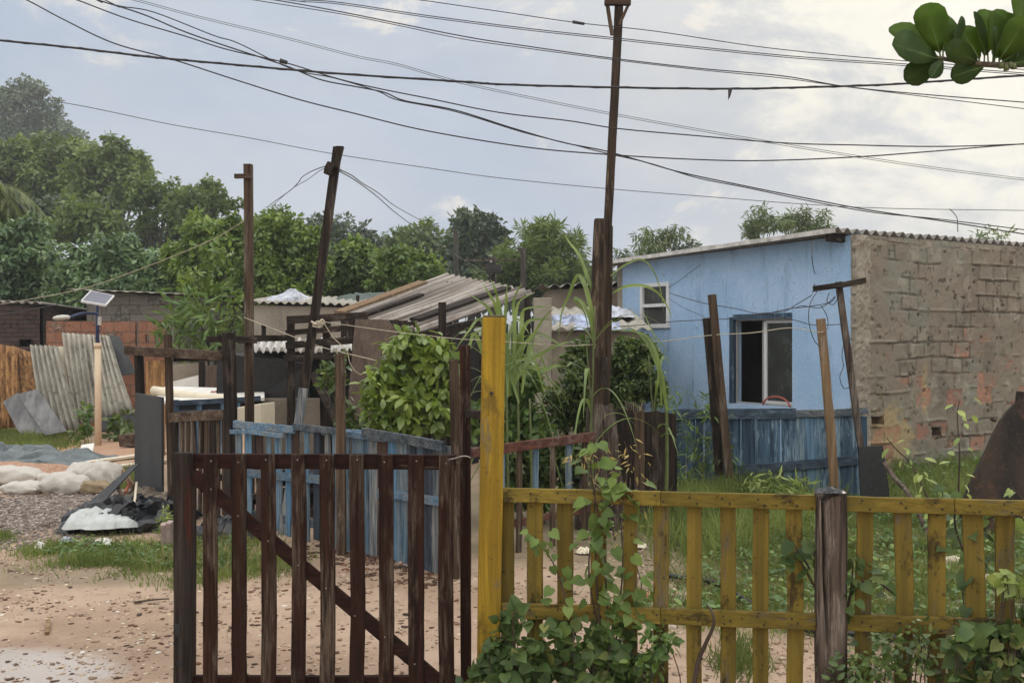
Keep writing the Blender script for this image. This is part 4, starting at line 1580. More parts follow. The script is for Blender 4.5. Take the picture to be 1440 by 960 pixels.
# clutter seen through the doorway
post('fence_rail', 'dark crossbar nailed level between the doorway and the black lean-to', 'rail', 291, 476, 404, 478, 9, 9.6, m_dark_x, .05) if False else None
one('fence_rail', MB().bar(W(291, 477, 9.9), W(404, 475, 10.2), .06, .04, (0, 0, 1), 8, .004), m_dark_x, 'dark crossbar nailed level between the doorway and the black lean-to', 'rail', bevel=.004)
MBb = MB()
bb = thing('blue_crate', 'long dull-blue slatted crate side behind the brown pickets', 'crate', flat(W(300, 480, 10.9)))
fc = upright(240, 11.0, 372, 10.8)
MB().bar(fc(243, 567), fc(366, 560), .055, .03, (0, 0, 1), 8, .003).build('slat', m_navy_x, bb, bevel=.003)
MB().bar(fc(243, 581), fc(334, 579), .06, .03, (0, 0, 1), 8, .003).build('slat', m_navy_x, bb, bevel=.003)
for xx in (247, 279, 313, 333):
    MB().bar(fc(xx, 640, -.02), fc(xx, 562, -.02), .05, .03, fc.d, 3, .002).build('upright', m_navy[1], bb)
MB().slab([fc(243, 590, -.05), fc(334, 588, -.05), fc(334, 566, -.05), fc(243, 568, -.05)], .01).build('back_board', m_black, bb)
wt = thing('stall_table', 'white-topped table half hidden behind the blue crate', 'table', flat(W(330, 480, 11.6)))
MB().slab([W(215, 566, 11.4), W(372, 561, 11.2), W(372, 549, 12.2), W(232, 545, 12.6)], .04).build('table_top', m_white, wt, bevel=.004)
for (xx, Y) in ((240, 11.7), (365, 11.4), (300, 12.0)):
    p = W(xx, 565, Y)
    MB().bar((p.x, p.y, -.1), p, .06, .06).build('leg', m_dark, wt)
one('sheet_roll', MB().tube(curve([W(216, 549, 11.9), W(270, 557, 11.6), W(331, 562, 11.3)], 5), .055, .05, 12), m_cream, 'cream roll lying along the white table behind the doorway', 'roll', smooth=True)
p = W(302, 556, 12.0)
one('red_bundle', crumple((p.x, p.y, p.z - .05), (.09, 0, 0), (0, .08, 0), .13, .05, 4.4, 12, 10), m_brickred, 'small dull-red bundle lying on the white table', 'bundle', solid=.004)
one('white_board', MB().slab([W(244, 536, 12.9), W(281, 527, 12.8), W(281, 566, 12.8), W(244, 566, 12.9)], .03), m_white, 'speckled white board leaning behind the cream roll', 'board')
one('pale_box', MB().slab([W(334, 573, 10.9), W(377, 566, 10.8), W(377, 600, 10.8), W(334, 610, 10.9)], .3), m_cream, 'pale cream box beside the dark lean-to base', 'box', bevel=.01)
for i, (xa, xb, y, m_, lb) in enumerate(((206, 232, 506, m_rust, 'rust-streaked upright sheet inside the doorway'), (243, 282, 510, m_grey_dk, 'grey stained board inside the doorway beside the sapling'),
                                         (286, 322, 512, m_panel, 'brown stained board inside the doorway at its right post'))):
    one('scrap_board', MB().slab([W(xa, 640, 13.2), W(xb, 640, 13.2), W(xb, y, 13.3), W(xa, y + 2, 13.3)], .03), m_, lb, 'board')
post('lean_to_post', 'dark post standing behind the white table inside the doorway', 'post', 285, 640, 284, 508, 8, 12.5, m_dark)

# ------------------------------------------------------------------ poles
tp = thing('tall_pole', 'tall straight wooden pole with a short cross stub near its top', 'pole', flat(W(349, 480, 9.5)))
MB().bar(W(351, 760, 9.5), W(349, 231, 9.5), 11.5 / F * 9.5, .07, seg=14, j=.004).build('shaft', m_brown, tp, bevel=.005)
MB().bar(W(330, 248, 9.45), W(354, 248, 9.45), .04, .05, (0, 0, 1), 2, .002).build('cross_stub', m_brown_x, tp, bevel=.003)
MB().bar(W(336, 478, 9.42), W(361, 478, 9.42), .06, .05, (0, 0, 1), 2, .003).build('cleat', m_dark_x, tp, bevel=.003)
lp = thing('leaning_pole', 'crooked dark pole leaning right, its foot painted blue', 'pole', flat(W(421, 480, 8.5)))
MB().bar(W(427, 545, 8.5), W(474.5, 207, 8.5), 12 / F * 8.5, .06, seg=12, j=.004).build('shaft', m_dark, lp, bevel=.005)
m_bluefoot = m_blue[2]
MB().bar(W(396, 762, 8.5), W(427, 545, 8.5), 12 / F * 8.5, .06, seg=6, j=.003).build('painted_foot', m_bluefoot, lp, bevel=.005)
MB().bar(W(461, 246, 8.44), W(467, 229, 8.44), 12 / F * 8.4, .05, seg=2, j=.004).build('wire_block', m_dark, lp, bevel=.005)
MB().bar(W(471, 236, 8.45), W(478, 206, 8.45), 11 / F * 8.4, .05, seg=2, j=.004, cut=.2).build('splice_board', m_dark, lp, bevel=.004)
one('rope_knot', MB().tube(curve([W(438, 452, 8.4), W(446, 456, 8.36), W(453, 449, 8.36), W(456, 456, 8.38), W(447, 452, 8.4), W(440, 458, 8.4), W(450, 460, 8.38)], 6), .008), m_rope, 'cream rope knotted round the crooked leaning pole', 'rope', smooth=True)

# utility pole: stout weathered lower timber with a slim upper mast
up = thing('utility_pole', 'stout dark timber pole carrying a slim mast with cross arm, beside the blue house', 'pole', flat(W(845, 480, 8.8)))
U = 8.8
MB().bar(W(839, 640, U), W(845, 308, U), 21 / F * U, .13, seg=16, j=.005, taper=.9).build('lower_timber', m_polewood, up, bevel=.008)
MB().bar(W(846, 600, U + .1), W(852, 318, U + .1), 19 / F * U, .1, seg=12, j=.004).build('backing_plank', m_polewood, up, bevel=.006)
MB().bar(W(853, 345, U + .0), W(870.5, 4, U), 11.5 / F * U, .06, seg=16, j=.004).build('mast', m_polewood, up, bevel=.005)
MB().bar(W(850, 4, U - .05), W(887, 4, U - .05), .045, .045, (0, 0, 1), 4, .002).build('cross_arm', m_brown_x, up, bevel=.004)
MB().bar(W(861, 50, U - .03), W(854, 6, U - .03), .032, .025, seg=2, j=.001).build('arm_brace', m_brown, up, bevel=.003)
MB().bar(W(870, 36, U - .05), W(883, 8, U - .05), .026, .02, seg=2, j=.001).build('arm_brace', m_brown, up, bevel=.003)
for px in (855, 868, 881):
    MB().tube([W(px, 2, U - .05), W(px, -4, U - .05)], .013, .02, 8).build('insulator', m_iron, up, smooth=True)
MB().tube(curve([W(847, 508, U - .08), W(852, 503, U - .1), W(853, 515, U - .12), W(849, 528, U - .1), W(853, 545, U - .1)], 5), .007).build('hook', m_iron, up, smooth=True)
# its rotten foot
ft = []
for i in range(14):
    v = i / 13
    cx = W(850 - 6 * v, 480, U)
    r = []
    for q in range(22):
        a = 2 * math.pi * q / 22
        rr = (.23 - .13 * v ** 1.4) * (1 + .3 * mnoise.noise(Vector((math.cos(a) * 1.6, math.sin(a) * 1.6, v * 2.2))) + .12 * mnoise.noise(Vector((math.cos(a) * 5, math.sin(a) * 5, v * 3))))
        r.append((cx.x + rr * math.cos(a), U + rr * .7 * math.sin(a), -.1 + v * 1.15 + .05 * mnoise.noise(Vector((a, v, 3)))))
    ft.append(r)
MB().ring(ft).build('rotten_foot', m_grey, up)
pm = thing('board_screen', 'dark rotting board screen beside the foot of the stout utility pole', 'fence', flat(W(900, 480, 9.05)))
fs = upright(862, 9.05, 948, 9.1)
for i, x in enumerate(range(868, 948, 15)):
    MB().bar(fs(x + 1, 745), fs(x, 577 + R.uniform(-3, 5)), 15.5 / F * 9.05, .025, fs.d, 8, .004, cut=R.uniform(-.3, .3)).build('board', m_dark if i != 2 else m_brown, pm, bevel=.003)

# low brown-and-blue paling between yellow post and utility pole
pz = upright(700, 7.6, 832, 8.3)
zf = thing('paling_fence', 'open fence of thin brown and blue palings under a slanting red-brown rail', 'fence', flat(pz(704)))
MB().bar(pz(660, 636, .02), pz(832, 613, .02), 13 / F * 7.9, .035, (0, 0, 1), 8, .003).build('top_rail', m_redbrown_x, zf, bevel=.003)
MB().bar(pz(690, 742, -.02), pz(828, 716, -.02), 10 / F * 7.9, .03, (0, 0, 1), 8, .003).build('bottom_rail', m_redbrown_x, zf, bevel=.003)
for i, x in enumerate((680, 706, 730, 754, 778, 800, 822)):
    yb = EYE * F / pz(x).y + 480
    MB().bar(pz(x - 1, yb + 4), pz(x, 632 - (x - 700) * .135 - (6 if i in (3, 5) else 0)), (7.5 if i != 5 else 10) / F * 7.9, .025, pz.d, 6, .003).build('paling', m_blue[1] if i in (1, 3, 5) else m_brown, zf, bevel=.002)

# ------------------------------------------------------------------ in front of the blue house
ph = upright(940, 10.9, 1222, 10.2)
nf = thing('board_fence', 'close-boarded dull blue fence standing before the blue house', 'fence', flat(ph(945)))
x = 947.0
while x < 1203:
    w = R.uniform(11, 21)
    k = (x - 945) / 260
    mt = R.choices(m_navy, (5, 2, .3) if k < .4 else (2, 4, 1.2) if k < .75 else (1, 3, 4))[0]
    c = x + w / 2
    MB().bar(ph(c, EYE * F / ph(c).y + 486), ph(c + R.uniform(-1, 1), 584 + R.uniform(-5, 3)), (w - R.uniform(-.2, 1.2)) / F * 10.5, .02, ph.d, 6, .003).build('board', mt, nf, bevel=.002)
    x += w + .3
for (xa, ya, xb, yb, w, m_, nm) in ((946, 582, 1120, 581, 15, m_navy_x, 'top_rail'), (1120, 581, 1221, 577, 10, m_bluegrey_x, 'top_rail'), (1033, 661, 1206, 646, 13, m_navy_x, 'lower_rail')):
    MB().bar(ph(xa, ya, .025), ph(xb, yb, .025), w / F * 10.5, .028, (0, 0, 1), 8, .003).build(nm, m_, nf, bevel=.003)
post('leaning_board', 'taller of two brown boards leaning together left of the sliding window', 'board', 1026, 672, 1001, 414, 11.5, 10.15, m_brown, .04)
post('leaning_board', 'shorter brown board behind the taller one left of the sliding window', 'board', 1012, 668, 994, 447, 12, 10.25, m_dark, .03)
post('leaning_stake', 'light tan wooden stake leaning at the right end of the blue board fence', 'stake', 1176, 715, 1154, 448, 11.5, 10.0, m_tan, .06, j=.006)
tpole = thing('wire_pole', 'thin leaning pole with a tilted cross arm holding wires at the house corner', 'pole', flat(W(1222, 480, 9.9)))
MB().bar(W(1222, 715, 9.9), W(1179, 396, 9.9), 8.5 / F * 9.9, .05, seg=10, j=.004).build('shaft', m_grey, tpole, bevel=.004)
MB().bar(W(1144, 406, 9.85), W(1217, 394, 9.85), .055, .045, (0, 0, 1), 5, .004).build('cross_arm', m_dark_x, tpole, bevel=.004)
one('black_sheet', MB().slab([W(1212, 755, 9.2), W(1248, 757, 9.2), W(1252, 745, 9.2), W(1250, 688, 9.25), W(1241, 626, 9.3), W(1207, 628, 9.3)], .03), m_black, 'black sheet standing in the grass at the house corner', 'sheet', bevel=.004)
one('bent_pipe', MB().tube(curve([W(1243, 650, 9.1), W(1258, 672, 9.0), W(1276, 692, 8.8), W(1298, 735, 8.5), W(1312, 775, 8.2)], 6), .022, .02), m_grey, 'bent grey pipe leaning from the black sheet down to the grass', 'pipe', smooth=True)


def rust_plate():
    t = thing('rust_plate', 'big dark rusted curved plate leaning at the right edge before the brick wall', 'metal plate', flat(W(1420, 480, 8.6)))
    out = [(1392, 800), (1372, 748), (1356, 700), (1365, 677), (1377, 652), (1388, 630), (1396, 611), (1406, 592), (1416, 577), (1427, 566), (1440, 558), (1470, 552), (1520, 566), (1560, 640), (1560, 800)]
    front = [W(x, y, 8.4 + (790 - y) * .0022) for x, y in out]
    MB().slab(front, .10).build('plate', m_rust_dk, t, bevel=.01)
    p = W(1434, 560, 8.88)
    MB().bar(p - Vector((0, 0, .04)), p + Vector((.012, 0, .06)), .055, .06, seg=2).build('lug', m_rust_dk, t, bevel=.004)
    p = W(1399, 592, 8.8)
    MB().bar(p, p + Vector((-.03, 0, .02)), .02, .05, (0, 0, 1), 1).build('lug', m_rust_dk, t)


rust_plate()

# ------------------------------------------------------------------ solar lamp
sl = thing('solar_lamp', 'solar street lamp on a cream plastic pipe post beside the wavy sheets', 'street lamp', flat(W(138, 480, 15.9)))
b = W(138, 480, 15.9)
MB().tube([(b.x, b.y, -.1), (b.x, b.y, .8), W(137.5, 482, 15.9)], .052, .05, 16).build('pipe_post', m_pvc, sl, smooth=True)
MB().tube([W(137.5, 489, 15.9), W(137.5, 482, 15.9)], .06, .06, 16).build('collar', m_pvc, sl, smooth=True)
MB().tube([W(137, 486, 15.9), W(137, 425, 15.9)], .028, .028, 12).build('upper_pole', m_blue_metal, sl, smooth=True)
arm = MB().tube(curve([W(137, 441, 15.88), W(122, 440.5, 15.7), W(110, 442, 15.6), W(98, 446.5, 15.5)], 6), .022, .02, 10).build('arm', m_blue_metal, sl, smooth=True)
hd = []
for i, (px, py, ry, rz) in enumerate(((99, 446.2, .03, .02), (95, 446, .06, .035), (88, 446.3, .075, .042), (80, 447, .07, .036), (76, 447.3, .05, .024))):
    c = W(px, py, 15.5)
    hd.append([(c.x, c.y + ry * math.cos(a), c.z + rz * math.sin(a)) for a in np.linspace(0, 2 * math.pi, 14, endpoint=False)])
MB().ring(hd).build('lamp_head', m_lampgrey, sl, smooth=True)
sp = [W(113.5, 424, 15.5), W(149, 430, 15.6), W(161, 416.5, 16.0), W(127, 409.5, 15.9)]
pan = MB().slab(sp, .035).build('solar_panel', m_alu, sl, bevel=.003)
n_ = (sp[1] - sp[0]).cross(sp[3] - sp[0]).normalized()
n_ = n_ if n_.z > 0 else -n_
cc = sum(sp, Vector()) / 4
MB().slab([cc + (p - cc) * .9 + n_ * .019 for p in sp], .004).build('cells', m_solar, pan)
MB().bar(W(140, 445, 15.82), W(140, 457, 15.82), .045, .05).build('battery_box', m_lampgrey, sl, bevel=.004)
MB().tube(curve([W(140, 458, 15.82), W(143, 462, 15.82), W(139, 468, 15.84)], 4), .006).build('lead', m_cable, sl)

# ------------------------------------------------------------------ far electric poles
for i, (x, Y, yt, lab, arms) in enumerate(((692, 24, 361, 'distribution pole with cross arms and insulators above the wavy roof', 1),
                                           (641, 40, 322, 'bare dark pole in front of the dark conifers', 0),
                                           (736, 32, 350, 'dark pole with small arm in front of the spreading tree', 2))):
    t = thing('electric_pole', lab, 'pole', flat(W(x, 480, Y)), 'far electric poles')
    b = W(x, 480, Y)
    MB().tube([(b.x, b.y, -.1), W(x, yt, Y)], .13 if i == 0 else .14, .09, 9).build('shaft', m_bark_dk, t, smooth=True)
    if arms == 1:
        for (xa, xb, y) in ((652, 729, 366), (676, 710, 374)):
            MB().bar(W(xa, y, Y - .15), W(xb, y, Y - .15), .045, .05, (0, 0, 1), 3).build('cross_arm', m_grey, t)
        for k in range(4):
            p = W(690.5, 362 + k * 8, Y - .2)
            MB().tube([p, p + Vector((0, 0, .06))], .03, .03, 8).build('insulator', m_fibro, t, smooth=True)
        MB().bar(W(694, 372, Y - .2), W(694, 384, Y - .2), .35, .2).build('switch_box', m_iron, t)
        MB().tube(curve([W(690, 386, Y - .2), W(686, 398, Y - .25), W(690, 410, Y - .2)], 5), .03).build('lead', m_cable, t)
    if arms == 2:
        MB().bar(W(728, 352, Y), W(740, 350, Y), .09, .09, (0, 0, 1), 2).build('cross_arm', m_grey, t)

# ------------------------------------------------------------------ wires
def wire(label, pts, Y0, Y1, r, mat=None, cat='cable', group='overhead cables', name='overhead_cable', twist=0.0, per=7):
    x0, x1 = pts[0][0], pts[-1][0]
    if group == 'overhead cables' and x1 > 1460:          # the line runs on well past the view
        pts = list(pts)
        (xa, ya), (xb, yb) = pts[-2], pts[-1]
        s_ = (yb - ya) / (xb - xa)
        pts += [(xb + 500, yb + s_ * 420), (xb + 1100, yb + s_ * 800 - 30)]
        (xa, ya), (xb, yb) = pts[0], pts[1]
        s_ = (yb - ya) / (xb - xa)
        pts = [(xa - 900, ya - s_ * 950), (xa - 400, ya - s_ * 410)] + pts
    P = [W(x, y, Y0 + (Y1 - Y0) * (x - x0) / ((x1 - x0) or 1)) for x, y in pts]
    P = curve(P, per)
    if twist:
        P = [p + Vector((0, math.cos(i * .9) * twist, math.sin(i * .9) * twist)) for i, p in enumerate(P)]
    return one(name, MB().tube(P, r * .75, r * .75, 6), mat or m_cable, label, cat, group, smooth=True)


def sh(pts, dy):
    return [(x, y + dy) for x, y in pts]


L1 = [(-60, 50), (0, 57), (100, 67), (200, 79), (250, 84), (350, 93), (480, 104), (650, 115), (710, 119), (860, 123), (1020, 125), (1130, 123), (1250, 119), (1340, 113), (1500, 103)]
wire('thickest black cable bundle crossing the whole sky almost level', L1, 8.0, 8.6, .0115)
wire('thin lashing wire wound along the thickest black cable bundle', L1, 8.0, 8.6, .004, twist=.009, per=14)
one('cable_tie', MB().slab([W(1024, 125, 8.3), W(1030, 125, 8.3), W(1027, 136, 8.3), W(1024, 141, 8.3)], .008), m_cable, 'small black strip hanging from the thickest cable bundle', 'strip')
wire('black cable falling from the top left corner and rising gently at the right', [(-20, -25), (37, 0), (90, 28), (160, 61), (240, 83), (330, 112), (420, 140), (500, 160), (600, 184), (740, 207), (850, 217), (970, 224), (1070, 226), (1200, 221), (1310, 213), (1500, 198)], 8.5, 9.2, .0075)
wire('black cable that levels off across the pole at mid mast', [(80, -10), (108, 0), (180, 27), (260, 51), (320, 70), (400, 88), (465, 108), (520, 122), (600, 138), (700, 158), (800, 170), (870, 181), (980, 191), (1100, 201), (1200, 204), (1330, 206), (1500, 201)], 8.6, 8.8, .007)
wire('wavy black service cable sagging down to the house roof', [(110, -12), (137, 0), (200, 20), (260, 45), (330, 69), (400, 92), (450, 112), (500, 122), (540, 130), (570, 142), (640, 155), (720, 180), (790, 200), (850, 212), (900, 226), (960, 243), (1050, 262), (1130, 278), (1220, 295), (1340, 313), (1440, 329), (1500, 336)], 8.3, 9.6, .0075)
wire('second wavy cable tangled with the sagging service cable', [(130, -8), (165, 8), (215, 17), (300, 50), (335, 61), (410, 97), (470, 110), (530, 128), (560, 141), (640, 157), (735, 186), (800, 202), (850, 215), (915, 230), (980, 250), (1050, 264), (1140, 283), (1230, 299), (1320, 308), (1440, 323), (1500, 330)], 8.32, 9.6, .006)
L5 = [(160, -9), (195, 0), (280, 23), (400, 52), (500, 78), (560, 90), (640, 113), (740, 135), (860, 159), (980, 181), (1090, 200), (1200, 218), (1320, 236), (1440, 251), (1500, 258)]
wire('upper strand of the thin grey pair slanting down the middle of the sky', L5, 9.5, 9.5, .0035, m_cable_g)
wire('lower strand of the thin grey pair slanting down the middle of the sky', sh(L5, 2.6), 9.52, 9.52, .0035, m_cable_g)
L6 = [(320, -6), (355, 0), (480, 20), (560, 36), (650, 55), (740, 68), (860, 84), (980, 98), (1100, 110), (1180, 121), (1300, 136), (1440, 153), (1500, 160)]
wire('black cable crossing just below the pole braces, lower of two', L6, 8.4, 8.4, .0045)
wire('black cable crossing just below the pole braces, upper of two', [(350, -5), (385, 0), (480, 17), (650, 51), (740, 65), (860, 82), (980, 96), (1100, 107), (1190, 122), (1300, 133), (1440, 144), (1500, 149)], 8.42, 8.42, .006)
L7 = [(390, -4), (425, 0), (480, 4), (600, 22), (740, 40), (860, 53), (980, 66), (1100, 78), (1180, 84), (1270, 90), (1440, 103), (1500, 108)]
wire('double cable crossing at the pole braces, front strand', L7, 8.5, 8.5, .005)
wire('double cable crossing at the pole braces, rear strand', sh(L7, 2.5), 8.52, 8.52, .0045)
wire('topmost grey cable entering the frame above the middle', [(560, -5), (590, 0), (700, 16), (810, 32), (920, 44), (1060, 65), (1180, 78), (1300, 88), (1440, 98), (1500, 102)], 8.7, 8.7, .0048)
one('cable_joint', MB().tube([W(805, 31, 8.68), W(822, 34, 8.68)], .014, .012, 8), m_cable, 'dark lump of a splice on the topmost grey cable', 'cable joint', smooth=True)
one('cable_joint', MB().tube([W(394, 85.5, 8.3), W(404, 88.5, 8.3)], .02, .016, 8), m_cable, 'dark lump where the wavy service cables meet at left', 'cable joint', smooth=True)
wire('lowest thin wire, running from the hill past the leaning pole to the far right', [(-40, 116), (60, 139), (130, 152), (240, 175), (350, 194), (466, 216), (600, 236), (700, 250), (850, 265), (1000, 277), (1130, 287), (1250, 293), (1440, 296), (1500, 297)], 8.42, 9.5, .0042, m_cable_g)
wire('short drop wire hanging from the lowest thin wire to the wavy roof edge', [(1335, 294), (1341, 299), (1346, 308), (1347, 326)], 9.4, 11.0, .006, m_cable_g)
g2 = 'slack wires from the leaning pole'
wire('slack wire from the leaning pole down left into the leaves', [(375, 292), (385, 284), (408, 268), (420, 256), (425, 249), (440, 240), (460, 233), (468, 231)], 14, 8.45, .0065, m_cable_g, group=g2)
wire('second slack wire below it, from the leaning pole down left', [(382, 290), (410, 266), (432, 253), (450, 240), (468, 233)], 14, 8.45, .005, m_cable_g, group=g2)
wire('slack wire looping from the leaning pole down right to the dark conifers', [(477, 238), (495, 247), (510, 258), (530, 270), (553, 288), (570, 298), (592, 310)], 8.45, 20, .009, m_cable_g, group=g2)
wire('long slack wire from the leaning pole to the far distribution pole', [(476, 240), (500, 254), (530, 276), (560, 302), (610, 338), (650, 364), (690, 388)], 8.45, 23.8, .008, m_cable_g, group=g2)
wire('pale wire dropping leftwards across the broad leaves', [(-20, 431), (0, 428), (111, 407), (195, 379), (292, 340), (345, 310)], 14, 9.6, .005, m_rope, group='thin wires at the left')
wire('faint wire sagging in front of the dark brick shack', [(-20, 444), (0, 442), (50, 434), (120, 420), (150, 418)], 16, 16, .006, m_cable_g, group='thin wires at the left')
gr_ = 'clothes lines'
wire('cream clothes line from the tall pole down across the lean-to', [(343, 446), (358, 452), (430, 480), (460, 490), (530, 507)], 9.4, 8.8, .0055, m_rope, 'rope', gr_, 'clothes_line')
wire('cream clothes line stretched from the knot toward the bush', [(452, 452), (480, 456), (560, 467), (640, 476), (680, 478)], 8.4, 8.0, .004, m_rope, 'rope', gr_, 'clothes_line')
wire('limp cream cord hanging from the knot in front of the brown board', [(456, 455), (470, 476), (487, 492), (492, 510), (500, 522), (508, 527)], 8.4, 8.6, .005, m_rope, 'rope', gr_, 'clothes_line')
wire('cream clothes line running on behind the yellow post to the utility pole', [(708, 480), (760, 484), (800, 486), (838, 484)], 7.6, 8.7, .004, m_rope, 'rope', gr_, 'clothes_line')
gh = 'wires strung before the blue house'
wire('black wire from the small window sagging over the sliding window', [(941, 412), (985, 425), (1035, 434), (1060, 440), (1076, 440), (1104, 437), (1125, 425), (1142, 415)], 11.5, 9.85, .0055, group=gh, name='house_wire')
wire('black wire from the small window corner up to the roof edge', [(940, 405), (960, 391), (985, 372)], 13.6, 13.0, .005, group=gh, name='house_wire')
wire('nearly level black wire across the blue wall above the sliding window', [(868, 459), (900, 457), (946, 452), (1024, 448), (1076, 441), (1110, 434), (1129, 432), (1165, 426), (1175, 418)], 11.0, 9.85, .0055, group=gh, name='house_wire')
wire('thin black wire dropping right from above the sliding window to the corner', [(1076, 440), (1100, 446), (1125, 452), (1145, 457), (1183, 456)], 10.3, 9.9, .005, group=gh, name='house_wire')
wire('thin diagonal wire below the small window', [(941, 420), (960, 432), (992, 446)], 11.4, 10.3, .004, group=gh, name='house_wire')
wire('long loop of wire hanging from the tilted cross arm', [(1149, 410), (1140, 425), (1137, 445), (1140, 465), (1146, 480), (1153, 487)], 9.82, 9.9, .0055, group=gh, name='house_wire')
wire('short loop of wire under the tilted cross arm', [(1166, 412), (1163, 424), (1172, 428), (1178, 418), (1176, 410)], 9.8, 9.8, .0055, group=gh, name='house_wire')
wire('wire tangle between the cross arm and the wall wires', [(1175, 416), (1162, 428), (1150, 433), (1130, 430), (1120, 432)], 9.82, 9.9, .005, group=gh, name='house_wire')
wire('wire loop below the tilted cross arm, beside the tan stake', [(1155, 430), (1163, 445), (1164, 460), (1158, 470)], 9.9, 9.95, .005, group=gh, name='house_wire')
wire('black wire running up the blue wall to the eaves', [(1143, 412), (1146, 390), (1142, 365), (1143, 338)], 11.9, 12.2, .007, group=gh, name='house_wire')
wire('loose cable hanging down beside the mortar corner', [(1187, 480), (1184, 500), (1186, 515), (1181, 530), (1186, 545), (1196, 545)], 11.6, 11.8, .006, group=gh, name='house_wire')
wire('cream line from the paired boards across the sliding window to the stake', [(872, 483), (930, 480), (1002, 471), (1057, 468), (1111, 461), (1150, 467), (1158, 466)], 10.3, 9.95, .0055, m_rope, 'rope', gh, 'clothes_line')

# ------------------------------------------------------------------ sacks, tarps and rubbish at the left
gs = 'sacks dumped on the gravel'


def put(px, py, z=0.0):
    p = gd(px, py)
    p.z += z
    return p


for (px, py, lx, ly, lz, a, mat, lab, tl) in ((92, 691, .50, .30, .23, -.12, m_sack, 'plump white woven sack lying nearest, in the middle of the dump', 0),
                                              (120, 678, .42, .36, .27, .5, m_sack, 'slack dirty-white sack crumpled behind the plump one', .03),
                                              (148, 683, .40, .34, .28, -.3, m_sack, 'torn white sack with its mouth open, rightmost of the dump', -.1),
                                              (134, 693, .40, .2, .15, -.35, m_sack_b, 'flat tan sack squeezed under the torn white one', 0),
                                              (34, 688, .46, .32, .14, -.25, m_sack, 'flattened white sack in front at the left of the dump', 0),
                                              (20, 676, .66, .34, .22, -.1, m_sack, 'long pale sack lying behind at the left edge', 0),
                                              (64, 676, .3, .26, .15, .5, m_sack, 'small white sack between the long one and the plump one', .02)):
    one('rubble_sack', sack(put(px, py), a, lx, ly, lz, px * .37, tilt=tl), mat, lab, 'sack', gs, smooth=True)
p = put(36, 647)
one('tarpaulin', crumple((p.x, p.y, p.z), (1.05, -.35, 0), (.1, .5, 0), .17, .13, 2.7, 50, 26), m_tarp, 'grey-green tarpaulin thrown over a low heap behind the sacks', 'tarp', solid=.006)
p = put(30, 660)
one('clay_sheet', crumple((p.x, p.y, p.z), (.8, -.15, 0), (0, .3, 0), .07, .06, 6.1, 20, 12), m_orange, 'orange clay-stained sheet peeping out between tarp and sacks', 'sheet', solid=.006)
for i, (a, b, w, lab) in enumerate((((112, 654), (232, 640), .16, 'long cream plank lying behind the torn sack, farther of two'), ((125, 662), (232, 651), .18, 'long cream plank lying behind the torn sack, nearer of two'))):
    one('plank', MB().bar(put(*a, .03), put(*b, .03), w, .035, (0, 1, 0), 5, .003), m_cream, lab, 'plank', 'cream planks on the ground', bevel=.004)
one('slab_piece', MB().slab([put(112, 643, .05), put(130, 645, .05), put(133, 637, .12), (put(115, 637, .1))], .04), m_white, 'small pale slab lying beside the grey-green tarp', 'slab', bevel=.005)
one('crate_box', MB().slab([put(178, 630, .02), put(196, 631, .02), put(197, 631, .2), put(176, 630, .2)], .3), m_brown_x, 'small brown box sitting by the slate-black door', 'box', bevel=.008)
gt = 'rubbish heap by the slate-black door'
p = put(186, 738)
one('bin_bag', crumple((p.x, p.y, p.z), (.50, 0, 0), (0, .42, 0), .2, .2, 1.9, 34, 26), m_bin, 'shiny black plastic sheet crumpled in the rubbish heap', 'plastic sheet', gt, solid=.004)
p = put(152, 741)
one('plastic_sheet', crumple((p.x, p.y - .12, p.z + .06), (.30, .06, .14), (-.10, .30, .02), .17, .04, 7.7, 18, 16), m_sheet_w, 'pale grey plastic sheet folded over the black rubbish', 'plastic sheet', gt, solid=.005)
p = put(134, 736)
one('dark_flap', MB().slab([p + Vector((-.18, -.12, .02)), p + Vector((.0, -.05, .10)), p + Vector((.30, .25, .50)), p + Vector((.20, .3, .46)), p + Vector((-.15, .1, .12))], .012), m_slate, 'stiff dark flap standing up from the rubbish heap', 'flap', gt)
p = put(165, 730)
one('grey_scrap', crumple((p.x + .15, p.y + .35, p.z + .05), (.3, 0, .02), (0, .25, 0), .2, .1, 9.2), m_grey_dk, 'dusty grey cloth scrap behind the pale plastic sheet', 'cloth', gt, solid=.004)
for i, (a, b, h0, h1, m_, lab) in enumerate((((172, 722), (188, 728), .36, .26, m_tan, 'short tan board sticking out atop the rubbish heap'), ((186, 742), (192, 728), .1, .3, m_cream, 'thin pale stick poking from the rubbish heap'),
                                            ((176, 733), (181, 728), .25, .3, m_brickred, 'reddish wood chip on the black plastic'), ((164, 730), (174, 738), .3, .22, m_brown, 'brown broken lath on the black plastic'))):
    one('wood_scrap', MB().bar(put(*a, h0), put(*b, h1), .07 if i == 0 else .03, .02, (0, 0, 1), 2, .003), m_, lab, 'scrap', gt, bevel=.003)
one('paver', MB().bar(put(231.5, 767, .0), put(230, 769, .20), .042, .06, (1, .1, 0), 2, .002), m_block, 'pinkish concrete paver standing in the grass, farther from the gate', 'paver', 'pink pavers by the gate', bevel=.006)
one('paver', MB().bar(put(239.5, 768, .0), put(238.5, 770, .215), .042, .06, (1, -.1, 0), 2, .002), m_block, 'pinkish concrete paver standing in the grass, touching the gate side', 'paver', 'pink pavers by the gate', bevel=.006)
p = put(322, 752)
one('bin_bag', crumple((p.x, p.y, p.z), (.26, 0, 0), (0, .2, 0), .2, .1, 3.7, 22, 18), m_bin, 'black plastic bag lying behind the gate pickets at left', 'bag', solid=.004)
